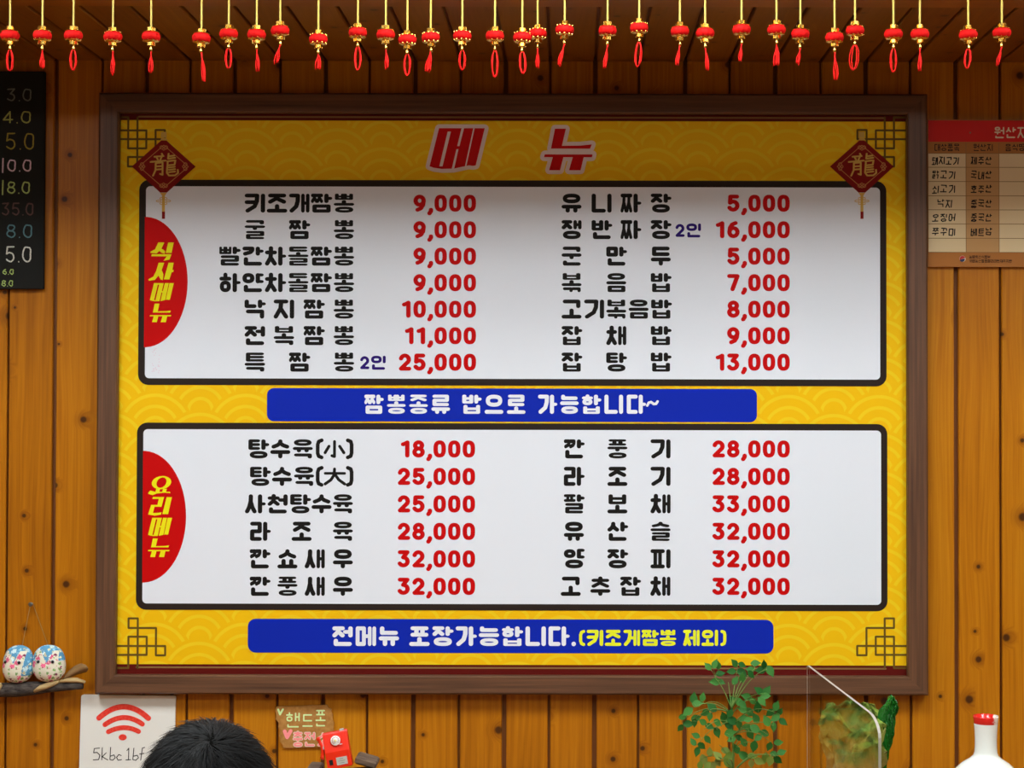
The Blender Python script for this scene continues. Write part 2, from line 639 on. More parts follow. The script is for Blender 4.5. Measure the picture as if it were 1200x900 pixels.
def digit(c):
    """14.3 x 20 box, y up, pen 5.0 x 4.6"""
    def e(cx, cy, rx, ry, a0, a1, n=14):
        return [(cx + rx * math.cos(math.radians(a0 + (a1 - a0) * k / n)), cy + ry * math.sin(math.radians(a0 + (a1 - a0) * k / n))) for k in range(n + 1)]
    if c == '0':
        return [([(7.15 + 4.7 * math.copysign(abs(math.cos(a)) ** .75, math.cos(a)), 10 + 7.7 * math.copysign(abs(math.sin(a)) ** .75, math.sin(a))) for a in [2 * PI * k / 24 for k in range(24)]], 1)]
    if c == '1': return [([(2.6, 15.4), (4.2, 15.8), (7.6, 17.6), (7.6, 2.2)], 0)]
    if c == '2': return [(e(7.0, 13.0, 4.6, 4.7, 165, -30) + [(2.6, 2.3), (12.0, 2.3)], 0)]
    if c == '3': return [([(2.6, 17.7), (11.2, 17.7), (6.4, 11.6)] + e(6.6, 6.9, 4.9, 4.6, 80, -150), 0)]
    if c == '4': return [([(9.4, 2.3), (9.4, 17.7), (2.3, 6.4), (12.4, 6.4)], 0)]
    if c == '5': return [([(11.3, 17.7), (3.6, 17.7), (3.2, 10.4)] + e(6.8, 7.1, 4.9, 4.8, 100, -150), 0)]
    if c == '6': return [(e(7.2, 7.1, 4.7, 4.8, 180, 540, 18), 0), ([(2.5, 7.1), (3.2, 12.2), (5.6, 16.0), (9.6, 17.8)], 0)]
    if c == '7': return [([(2.4, 17.7), (11.9, 17.7), (6.2, 2.3)], 0)]
    if c == '8': return [(e(7.15, 14.1, 4.1, 3.7, 90, 450, 16), 0), (e(7.15, 6.3, 4.8, 4.1, 90, 450, 16), 0)]
    if c == '9': return [(e(7.1, 12.9, 4.7, 4.8, 0, 360, 18), 0), ([(11.8, 12.9), (11.1, 7.8), (8.7, 4.0), (4.7, 2.2)], 0)]
    if c == ',': return [([(3.4, 2.2), (3.3, .6), (1.6, -2.0)], 0)]
    if c == '.': return [([(2.4, 2.2), (2.4, 2.21)], 0)]
    return []


def put_syl(fl, ch, x, yc, wdt=24.0, hgt=22.0, bold=1.0, jit=0.0, pen=None, skew=0.0):
    """syllable with ink box left edge x, centre yc"""
    sx, sy = wdt / 24.0, hgt / 22.0
    for pts, wx, wy, cl in syllable(ch, bold):
        ph = random.random() * 9
        q = []
        for (a, b) in pts:
            ja = random.uniform(-jit, jit); jb = random.uniform(-jit, jit)
            q.append((x + (a + ja + skew * (b - 11)) * sx, yc - (b - 11 + jb) * sy))
        if pen:
            fl.stroke(q, pen, pen, bool(cl), 8)
        else:
            fl.stroke(q, wx * sx, wy * sy, bool(cl))


def put_num(fl, txt, xr, yc, k=1.0, pen=None):
    """number with its right edge at xr"""
    adv = {',': 7.6, '.': 6.0, '1': 13.6}
    wd = sum(adv.get(c, 17.1) for c in txt) - 2.6
    x = xr - wd * k
    for c in txt:
        for pts, cl in digit(c):
            q = [(x + a * k, yc - (b - 10) * k) for a, b in pts]
            fl.stroke(q, (pen or 5.25) * (k if not pen else 1), (pen or 4.7) * (k if not pen else 1), bool(cl))
        x += adv.get(c, 17.1) * k


# ------------------------------------------------------------------ room shell
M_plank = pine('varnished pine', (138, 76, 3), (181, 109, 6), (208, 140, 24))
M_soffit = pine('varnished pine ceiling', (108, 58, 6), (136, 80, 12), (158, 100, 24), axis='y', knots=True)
M_beam = pine('pine beam', (120, 64, 10), (156, 90, 22), (180, 112, 34), axis='x', knots=False)
M_gap = mat('brown tongue', (120, 66, 14), .6)  # mid-brown backing that shows in the joints between boards
M_plaster = mat('tan plaster', (150, 124, 96), .8)
M_ceil = mat('white ceiling board', (225, 222, 214), .8)
M_floor = mat('brown floor tile', (120, 92, 66), .45)
t = NT(M_floor)
_, x, y, z = t.coords()
t.color(t.ramp(t.noise(t.vec(x, y, z), 9.0, 5), [(.3, (104, 78, 56)), (.7, (134, 104, 76))]))

ZS = at(669, 72).z           # soffit underside
YB0, YB1 = -0.57, -0.69      # beam
ZC = 2.86                    # room ceiling
XL, XR, YF = -2.6, 2.6, -6.2
TH = .012                    # plank thickness


def structure(name, g, m):
    return tag(g.build(name, m), kind='structure')


structure('floor', G().box((XL, YF, -.1), (XR, .1, 0)), M_floor)
structure('wall_left', G().box((XL - .1, YF, 0), (XL, .1, ZC)), M_plaster)
structure('wall_right', G().box((XR, YF, 0), (XR + .1, .1, ZC)), M_plaster)
structure('wall_front', G().box((XL, YF - .1, 0), (XR, YF, ZC)), M_plaster)
structure('ceiling', G().box((XL, YF, ZC), (XR, .1, ZC + .1)), M_ceil)
wall = structure('wall_back', G().box((XL, TH, 0), (XR, TH + .08, ZC)), M_gap)
soffit = structure('trim_1', G().box((XL, YB0, ZS + .012), (XR, TH, ZS + .05)), M_gap)
structure('trim_2', G().box((XL, YB1, ZS - .004), (XR, YB0, ZC), bev=.004), M_beam)

seams = [-92, -40, 12, 66, 120, 172, 223, 275, 328.6, 381.6, 433, 486.7, 540, 592.7, 645, 697.7, 749, 803, 855, 908.7, 961.7, 1014.5, 1066.7, 1120, 1171.7, 1224]
wide = [(i % 2 == 1) for i in range(len(seams))]
xs = [at(sx, 92).x for sx in seams]
while xs[0] > XL + .02:
    xs.insert(0, xs[0] - .1); wide.insert(0, not wide[0])
while xs[-1] < XR - .02:
    xs.append(xs[-1] + .1); wide.append(not wide[-1])


def board(w_, lo, hi, horizontal=False):
    """plank mesh, origin at its middle; chamfered long edges; horizontal = runs in y"""
    g = G()
    h, c, T = w_ / 2, .0022, TH
    prof = [(-h, 0), (-h, -T + c), (-h + c, -T), (h - c, -T), (h, -T + c), (h, 0)]
    if not horizontal:
        vs = [(a, b, lo) for a, b in prof] + [(a, b, hi) for a, b in prof]
    else:
        vs = [(a, lo, b) for a, b in prof] + [(a, hi, b) for a, b in prof]
    fs = [(i, (i + 1) % 6, (i + 1) % 6 + 6, i + 6) for i in range(6)] + [(5, 4, 3, 2, 1, 0), (6, 7, 8, 9, 10, 11)]
    return g.add(vs, fs)


cache = {}
for i in range(len(xs) - 1):
    ga = .0048 if wide[i] else .0026
    gb = .0048 if wide[i + 1] else .0026
    a, b = xs[i] + ga, xs[i + 1] - gb
    wd = round(b - a, 3)
    if wd not in cache:
        cache[wd] = board(wd, -ZS / 2, ZS / 2).mesh('plank', M_plank)
        import bmesh
        bm = bmesh.new(); bm.from_mesh(cache[wd]); bmesh.ops.recalc_face_normals(bm, faces=bm.faces); bm.to_mesh(cache[wd]); bm.free()
    link('plank', cache[wd], ((a + b) / 2, TH, ZS / 2), wall)
cache2 = {}
for i in range(len(xs) - 1):
    a, b = xs[i] + .003, xs[i + 1] - .003
    wd = round(b - a, 3)
    if wd not in cache2:
        h, c = wd / 2, .0022
        L2 = (YB0 - 0) / 2
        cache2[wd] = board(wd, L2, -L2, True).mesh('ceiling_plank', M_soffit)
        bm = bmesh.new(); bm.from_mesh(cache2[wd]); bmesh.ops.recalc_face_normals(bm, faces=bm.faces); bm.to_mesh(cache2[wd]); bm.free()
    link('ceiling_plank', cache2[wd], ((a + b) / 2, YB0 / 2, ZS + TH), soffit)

# ceiling lamps: square panels in rows in front of the beam
M_lampframe = mat('white lamp frame', (230, 230, 228), .5)


def lampmat(name, e):
    m = bpy.data.materials.new(name)
    m.use_nodes = True
    b = m.node_tree.nodes['Principled BSDF']
    b.inputs['Base Color'].default_value = (.9, .9, .9, 1)
    b.inputs['Emission Color'].default_value = (.905, .98, 1.0, 1)
    b.inputs['Emission Strength'].default_value = e
    return m


for row, (yy, e, lab) in enumerate(((-1.4, LAMP_NEAR, 'square ceiling light nearest the pine beam'),
                                    (-3.2, LAMP_MID, 'square ceiling light in the middle row'),
                                    (-5.0, LAMP_FAR, 'square ceiling light farthest from the pine beam'))):
    lm = lampmat('lamp diffuser row %d' % row, e)
    for xx in (-1.5, 0.0, 1.5):
        side = {-1.5: ', on the chalkboard side', 0.0: ', in line with the menu board', 1.5: ', on the vase side'}[xx]
        r = empty('ceiling_light', (xx, yy, ZC), lab + side, 'ceiling light', 'ceiling light panels')
        h = .30
        g = G()
        for lo, hi in (((-h - .03, -h - .03), (h + .03, -h)), ((-h - .03, h), (h + .03, h + .03)), ((-h - .03, -h), (-h, h)), ((h, -h), (h + .03, h))):
            g.box((xx + lo[0], yy + lo[1], ZC - .03), (xx + hi[0], yy + hi[1], ZC))
        g.build('lamp_frame', M_lampframe, r)
        G().box((xx - h, yy - h, ZC - .02), (xx + h, yy + h, ZC - .005)).build('diffuser', lm, r)

# ------------------------------------------------------------------ menu board
YFR, YSH = -.036, -.016      # frame front, printed sheet
M_frame_x = woodgrain('brown wood frame rail', (74, 46, 28), (112, 74, 48), 'x', .45, .8)
M_frame_z = woodgrain('brown wood frame stile', (74, 46, 28), (112, 74, 48), 'z', .45, .8)
M_print_white = mat('print white', (227, 231, 239), .6, 0, .12)
M_print_black = mat('print dark brown', (44, 34, 28), .6, 0, .12)
M_print_blue = mat('print blue', (10, 38, 168), .6, 0, .12)
M_print_red = mat('print red', (196, 2, 2), .6, 0, .12)
M_price = mat('print price red', (194, 2, 3), .6, 0, .12)
M_ink = mat('print black', (24, 22, 20), .6, 0, .12)
M_violet = mat('print violet', (44, 20, 110), .6, 0, .12)
M_bandred = mat('print maroon', (92, 16, 10), .6, 0, .12)
M_bline = mat('print border line', (140, 104, 60), .6, 0, .12)
M_knot = mat('print olive brown', (104, 78, 28), .6, 0, .12)
M_letter_white = mat('print lettering white', (232, 234, 240), .6, 0, .12)
M_letter_yellow = mat('print lettering yellow', (236, 226, 20), .6, 0, .12)
M_lime = mat('print lettering lime', (230, 236, 40), .6, 0, .12)
M_diamond = mat('print dark red', (132, 20, 14), .6, 0, .12)
M_goldprint = mat('print gold', (212, 172, 84), .6, 0, .12)
M_goldline = mat('print pale gold', (196, 132, 74), .6, 0, .12)

# yellow paper with wave scales: overlapping circles of three rings each
M_yellow = mat('print yellow waves', (240, 190, 20), .6, 0, .12)
t = NT(M_yellow)
_, x, y, z = t.coords()
k = S(YSH)
ox, oz = 233.3, 754.0         # a circle top in photo pixels (crest of one wave)
cx0 = at(ox, oz, YSH)
A_, H_, R_ = 53.0 * k, 22.3 * k, 46.0 * k
# object origin of the sheet is set below to the anchor, so x, z are relative to a wave centre
k0 = t.math('FLOOR', t.math('DIVIDE', z, H_))
res, found = None, None
for j in (-2, -1, 0, 1):
    kk = t.math('ADD', k0, float(j))
    par = t.math('MULTIPLY', t.math('FLOORED_MODULO', kk, 2.0), A_)
    dx = t.math('SUBTRACT', t.math('FLOORED_MODULO', t.math('ADD', t.math('SUBTRACT', x, par), A_), 2 * A_), A_)
    dz = t.math('SUBTRACT', z, t.math('MULTIPLY', kk, H_))
    dd = t.math('SQRT', t.math('ADD', t.math('MULTIPLY', dx, dx), t.math('MULTIPLY', dz, dz)))
    ins = t.math('LESS_THAN', dd, R_)
    if res is None:
        res, found = t.math('MULTIPLY', dd, ins), ins
    else:
        use = t.math('MULTIPLY', ins, t.math('SUBTRACT', 1.0, found))
        res = t.math('ADD', res, t.math('MULTIPLY', dd, use))
        found = t.math('MAXIMUM', found, ins)
ring = None
for rr in (40.0, 27.0, 14.0):
    q = t.math('SUBTRACT', 1.0, t.step(t.math('ABSOLUTE', t.math('SUBTRACT', res, rr * k)), 1.7 * k, 2.3 * k))
    ring = q if ring is None else t.math('MAXIMUM', ring, q)
ring = t.math('MULTIPLY', ring, found)
t.color(t.mix(t.math('MULTIPLY', ring, .8), lin((238, 186, 8)), lin((239, 204, 32))))

FX0, FX1, FY0, FY1 = 110.5, 1087.2, 110.0, 813.6
c0, c1 = at(FX0, FY1, YFR), at(FX1, FY0, YFR)
i0, i1 = at(134.5, 791.3, YFR), at(1063.2, 133.6, YFR)
menu = empty('menu_board', ((c0.x + c1.x) / 2, 0, c0.z), 'large yellow Korean menu board with red prices in a brown wooden frame', 'menu board')


def rail(p, m, name='frame_rail'):
    """mitred moulding from 4 outer/inner corner points (x, z)"""
    g = G()
    vs = []
    a, b, c, d = [Vector((q[0], 0, q[1])) for q in p]      # outer a-b, inner c-d (c below b)
    lift = [(a, 0, YFR + .006), (b, 0, YFR + .006), (c, 0, YFR + .003), (d, 0, YFR + .003)]
    ai, bi = a.lerp(d, .1), b.lerp(c, .1)
    ci, di = c.lerp(b, .08), d.lerp(a, .08)
    ring_pts = [(a, -.001), (a, YFR + .005), (ai, YFR), (di, YFR + .001), (d, YFR + .005), (d, -.001)]
    ring_ptb = [(b, -.001), (b, YFR + .005), (bi, YFR), (ci, YFR + .001), (c, YFR + .005), (c, -.001)]
    vs = [(q.x, y_, q.z) for q, y_ in ring_pts] + [(q.x, y_, q.z) for q, y_ in ring_ptb]
    n = 6
    fs = [(i, (i + 1) % n, (i + 1) % n + n, i + n) for i in range(n)] + [tuple(range(n - 1, -1, -1)), tuple(range(n, 2 * n))]
    g.add(vs, fs)
    return g.build(name, m, menu)


o_bl, o_br, o_tr, o_tl = (c0.x, c0.z), (c1.x, c0.z), (c1.x, c1.z), (c0.x, c1.z)
n_bl, n_br, n_tr, n_tl = (i0.x, i0.z), (i1.x, i0.z), (i1.x, i1.z), (i0.x, i1.z)
rail((o_tl, o_tr, n_tr, n_tl), M_frame_x)
rail((o_bl, o_br, n_br, n_bl), M_frame_x)
rail((o_bl, o_tl, n_tl, n_bl), M_frame_z, 'frame_stile')
rail((o_br, o_tr, n_tr, n_br), M_frame_z, 'frame_stile')

LAY = .00025


def layer(k):
    return YSH - LAY * k


sheet = G().box((i0.x - .012, YSH, i0.z - .012), (i1.x + .012, -.001, i1.z + .012)).build('printed_sheet', M_yellow, menu, origin=Vector((cx0.x, YSH, cx0.z - 40.0 * k)))


def fl(k, ax=600, ay=460):
    return Flat(layer(k), ax, ay)


def rect(x0, y0, x1, y1):
    return [(x0, y0), (x1, y0), (x1, y1), (x0, y1)]


# maroon bands and knot lines
fl(1, 600, 137).poly(rect(126, 128, 1072, 141.7)).build('maroon_band', M_bandred, sheet)
fl(1, 600, 782).poly(rect(126, 779.2, 1072, 800)).build('maroon_band', M_bandred, sheet)
KN = []


def KL(*pts):
    KN.append([(130 + a / 6, 700 + b / 6) for a, b in pts])


KL((122, 150), (187, 150), (187, 497)); KL((122, 150), (122, 217), (315, 217), (315, 408), (380, 408), (380, 343), (20, 343))
KL((122, 278), (250, 278), (250, 405), (28, 405), (28, 497), (122, 497), (122, 278))
for mx_, my_ in ((0, 0), (1, 0), (0, 1), (1, 1)):
    f_ = fl(2, 1036 if mx_ else 162, 138 if my_ else 782)
    for pl in KN:
        q = [((1198 - a) if mx_ else a, (137.6 + 782.8 - b) if my_ else b) for a, b in pl]
        f_.stroke(q, 2.4, n=8)
    f_.build('corner_knot', M_knot, sheet)
fl(2, 600, 782.8).stroke([(161.2, 782.8), (1036.8, 782.8)], 2.0, n=4).build('border_line', M_bline, sheet)
fl(2, 600, 137.6).stroke([(161.2, 137.6), (1036.8, 137.6)], 2.0, n=4).build('border_line', M_bline, sheet)

# white price panels with dark rounded borders
panels = []
for (xo, yo, x1_, y1_), (xi, yi, x2_, y2_) in (((162, 211, 1039.3, 452), (170, 218.7, 1031.8, 444.2)), ((160.5, 496.3, 1039.3, 715), (168, 504, 1032, 707.6))):
    b_ = fl(3, 600, (yo + y1_) / 2).poly(rrect(xo, yo, x1_, y1_, 12)).build('panel_border', M_print_black, menu)
    p_ = fl(4, 600, (yo + y1_) / 2).poly(rrect(xi, yi, x2_, y2_, 5)).build('white_panel', M_print_white, menu)
    panels.append(p_)
for pn, cx_, cy_, rx_, ry_ in ((panels[0], 170, 330.5, 50, 76.6), (panels[1], 168, 605.5, 50, 77)):
    fl(5, cx_, cy_).poly([(cx_ - .8, cy_ - ry_)] + arc(cx_, cy_, rx_, ry_, 88, -88, 30) + [(cx_ - .8, cy_ + ry_)]).build('red_half_oval', M_print_red, pn)

# blue banners
ban1 = fl(3, 600, 474).poly(rrect(313, 455.3, 887, 494.2, 8)).build('blue_banner', M_print_blue, menu)
ban2 = fl(3, 600, 745).poly(rrect(291.3, 725.8, 905.6, 765.2, 9)).build('blue_banner', M_print_blue, menu)


def spaced(m, parent, chars, xs_, yc, wdt=24., hgt=22.4, lay=5, bold=1.0):
    """one part per printed syllable"""
    for ch, x_ in zip(chars, xs_):
        f_ = fl(lay, x_, yc)
        put_syl(f_, ch, x_, yc, wdt, hgt, bold)
        f_.build('letter', m, parent)


spaced(M_letter_white, ban1, '짬뽕종류밥으로가능합니다', [427, 453.5, 479.5, 505.5, 541.7, 568, 594, 630.5, 656.3, 682, 708.3, 734.5], 473.7, 21.8, 22.4, 4)
fl(4, 765, 473).stroke([(758.5, 475.2), (760.2, 472), (763, 471.2), (766, 473.4), (768.8, 473.2), (770.6, 470.5)], 3.0).build('tilde', M_letter_white, ban1)
spaced(M_letter_white, ban2, '전메뉴포장가능합니다', [389.4, 416.8, 443.8, 479.6, 506.7, 534, 561, 588.2, 615.8, 642.8], 745.5, 23.8, 22.8, 4)
fl(4, 672, 754).stroke([(672.3, 754.6), (672.3, 754.7)], 5.2).build('full_stop', M_letter_white, ban2)
spaced(M_lime, ban2, '키조게짬뽕제외', [687.5, 708.8, 730.6, 752, 773, 800.5, 822], 747.5, 19.4, 18.8, 4)
fl(4, 682, 747).stroke([(684, 740), (681.5, 741), (680.4, 744), (680.4, 751), (681.5, 754.2), (684, 755.2)], 3.6).build('bracket', M_lime, ban2)
fl(4, 848, 747).stroke([(846, 740), (848.5, 741), (849.4, 744), (849.4, 751), (848.5, 754.2), (846, 755.2)], 3.6).build('bracket', M_lime, ban2)

Y1 = [238 + 31.05 * i for i in range(7)]
Y2 = [526 + 32.2 * i for i in range(6)]
X3, X4 = [286.6, 338.6, 391], [286.5, 320.6, 355.7, 390.8]
X6 = [257, 284, 310.4, 337.4, 364, 391]
R3, R4, R5 = [658, 710.4, 762.6], [658, 693.2, 727.2, 762.5], [658, 684.4, 710.4, 736.6, 763]
LEFT1 = [('키조개짬뽕', [286.6, 312.6, 338.6, 364.4, 391], '9,000'), ('굴짬뽕', X3, '9,000'), ('빨간차돌짬뽕', X6, '9,000'), ('하얀차돌짬뽕', X6, '9,000'),
         ('낙지짬뽕', X4, '10,000'), ('전복짬뽕', X4, '11,000'), ('특짬뽕', X3, '25,000')]
RIGHT1 = [('유니짜장', R4, '5,000'), ('쟁반짜장', R4, '16,000'), ('군만두', R3, '5,000'), ('볶음밥', R3, '7,000'), ('고기볶음밥', R5, '8,000'), ('잡채밥', R3, '9,000'), ('잡탕밥', R3, '13,000')]
LEFT2 = [('탕수육', [291, 316.7, 343], '18,000'), ('탕수육', [293, 318.7, 344.5], '25,000'), ('사천탕수육', [287, 313.5, 340, 365, 390], '25,000'), ('라조육', [293, 341.7, 390], '28,000'),
         ('깐쇼새우', [292.5, 325, 357, 390], '32,000'), ('깐풍새우', [292.5, 325, 357, 390], '32,000')]
Q3 = [660.7, 711.7, 762.2]
RIGHT2 = [('깐풍기', Q3, '28,000'), ('라조기', Q3, '28,000'), ('팔보채', Q3, '33,000'), ('유산슬', Q3, '32,000'), ('양장피', Q3, '32,000'), ('고추잡채', [657, 691.7, 726.7, 762], '32,000')]
for rows, ys, pn, xr in ((LEFT1, Y1, panels[0], 557.9), (RIGHT1, Y1, panels[0], 925.6), (LEFT2, Y2, panels[1], 556.8), (RIGHT2, Y2, panels[1], 925.6)):
    for (txt, xx, pr), yc in zip(rows, ys):
        wdt = 23.6 if rows is not LEFT1 else 24.2
        spaced(M_ink, pn, txt, xx, yc, wdt, 22.4)
        if rows is LEFT2 and txt == '탕수육':
            fl(5, 375, yc).stroke([(377, yc - 10), (373.5, yc - 8.6), (372.3, yc - 5), (372.3, yc + 5), (373.5, yc + 8.6), (377, yc + 10)], 4.4).build('bracket', M_ink, pn)
            fl(5, 410, yc).stroke([(407.5, yc - 10), (411, yc - 8.6), (412, yc - 5), (412, yc + 5), (411, yc + 8.6), (407.5, yc + 10)], 4.4).build('bracket', M_ink, pn)
            f_ = fl(5, 392, yc)
            if pr == '18,000':
                f_.stroke([(392, yc - 8.5), (392, yc + 9), (389, yc + 8)], 3.5).stroke([(385.5, yc - 3), (381, yc + 4.5)], 3.5).stroke([(398, yc - 3), (403, yc + 4.5)], 3.5)
            else:
                f_.stroke([(381, yc - 3.5), (404, yc - 3.5)], 3.1).stroke([(392, yc - 8.5), (391.6, yc - 2), (388, yc + 4), (381, yc + 9)], 3.5).stroke([(392.4, yc - 2.5), (397, yc + 4), (404, yc + 9)], 3.5)
            f_.build('letter', M_ink, pn)
        f_ = fl(5, xr, yc)
        put_num(f_, pr, xr, yc + .2)
        f_.build('price_lettering', M_price, pn)
for xa, yc in ((421.8, 425.0), (791.3, 270.0)):
    f_ = fl(5, xa, yc)
    for pts, cl in digit('2'):
        f_.stroke([(xa + a * .78, yc - (b - 10) * .78) for a, b in pts], 3.4, 3.2)
    put_syl(f_, '인', xa + 13, yc, 17.2, 16.4, .92)
    f_.build('serving_lettering', M_violet, panels[0])
f_ = fl(5, 183, 420)
for i in range(26):
    a_, b_ = 178 + 9 * random.random(), 408 + 29 * random.random()
    f_.stroke([(a_, b_), (a_ + .3, b_ + .2)], .7, n=5)
f_.build('pink_smudge', mat('faded pink ink', (226, 176, 196), .6), panels[0])

# title: 메 뉴 in slanted brush letters with a pale outline
ME_OUT = [(132, 83), (425, 83), (368, 322), (350, 325), (325, 322), (295, 328), (228, 343), (150, 345), (100, 338), (72, 328)]
ME_SLIT = [[(188, 105), (208, 105), (155, 328), (135, 328)], [(277, 80), (293, 80), (263, 198), (249, 198)], [(244, 218), (257, 218), (229, 346), (214, 346)], [(352, 80), (361, 80), (307, 328), (299, 328)]]
NYU = [[(875, 85), (945, 85), (920, 195), (1040, 193), (1112, 185), (1100, 213), (850, 213)], [(810, 250), (1117, 250), (1112, 268), (805, 268)], [(862, 266), (930, 266), (908, 352), (838, 352)], [(990, 266), (1060, 266), (1040, 352), (965, 352)]]


def fit(polys, src, dst):
    (a, b, c, d), (p, q, r, s_) = src, dst
    return [[(p + (x - a) / (c - a) * (r - p), q + (y - b) / (d - b) * (s_ - q)) for x, y in pl] for pl in polys]


TS = lambda pl: [(490 + a / 5.4545, 135 + b / 5.4545) for a, b in pl]
M_outl = mat('print outline pale', (232, 212, 206), .6, 0, .12)
for pls, slits in (([ME_OUT], ME_SLIT), (NYU, [])):
    ol = fl(3, 600, 175); ti = fl(4, 600, 175)
    for pl in pls:
        ol.poly(TS(pl)); ol.stroke(TS(pl), 9.0, closed=True)
        ti.poly(TS(pl))
    ol.build('title_outline', M_outl, sheet)
    ti.build('title_letter', M_print_red, sheet)
    for pl in slits: fl(5, 600, 175).poly(TS(pl)).build('title_slit', M_outl, sheet)

SIK = [[(160, 207), (197, 207), (178, 250), (150, 275), (112, 272), (112, 264), (140, 250)], [(176, 244), (190, 250), (203, 262), (200, 277), (182, 272), (165, 258)],
       [(222, 207), (256, 207), (243, 272), (207, 272)], [(120, 280), (243, 280), (230, 313), (193, 321), (213, 293), (117, 293)]]
SA = [[(163, 333), (197, 333), (176, 398), (140, 440), (102, 445), (100, 436), (130, 420), (148, 385)], [(172, 385), (182, 378), (193, 405), (190, 441), (176, 438), (160, 408)],
      [(225, 333), (256, 333), (249, 377), (257, 379), (254, 391), (245, 391), (230, 437), (196, 437)]]
RI = [[(128, 331), (197, 331), (181, 392), (138, 392), (129, 430), (150, 430), (182, 426), (178, 440), (140, 447), (98, 440), (117, 380), (156, 380), (164, 343), (124, 343)],
      [(213, 332), (246, 332), (222, 437), (187, 437)]]
for pn, oy, first in ((panels[0], 245, True), (panels[1], 520, False)):
    f_ = fl(6, 190, oy + 85)
    cv = lambda pl: [(155 + a / 5.3, oy + b / 5.3) for a, b in pl]
    dxx = 0 if first else -11
    if first:
        for pl in SIK + SA: f_.poly(cv(pl))
    else:
        for pl in RI: f_.poly(cv(pl))
        outer = [(180 + 60 * math.cos(a) - 8 * math.sin(a), 242 + 41 * math.sin(a)) for a in [2 * PI * i / 28 for i in range(28)]]
        inner = [(180 + 30 * math.cos(a) - 8 * math.sin(a), 242 + 32 * math.sin(a)) for a in [2 * PI * i / 28 for i in range(28)]]
        f_.poly(cv(outer), cv(inner))
        f_.poly(cv([(100, 302), (112, 291), (140, 299), (232, 299), (236, 307), (200, 304), (150, 310), (125, 320), (98, 312)]))
        f_.poly(cv([(148, 280), (172, 280), (167, 301), (142, 301)])); f_.poly(cv([(190, 280), (214, 280), (208, 301), (184, 301)]))
    src = (72, 83, 425, 345)
    dst = (110 + dxx, 460, 258 + dxx, 573)
    f_.poly(cv(fit([ME_OUT], src, dst)[0]))
    for pl in fit(NYU, (805, 85, 1117, 352), (110 + dxx, 588, 243 + dxx, 703)): f_.poly(cv(pl))
    f_.build('oval_lettering', M_letter_yellow, pn)
    f2 = fl(7, 190, oy + 85)
    for pl in fit(ME_SLIT, src, dst): f2.poly(cv(pl))
    f2.build('oval_lettering_slit', M_print_red, pn)

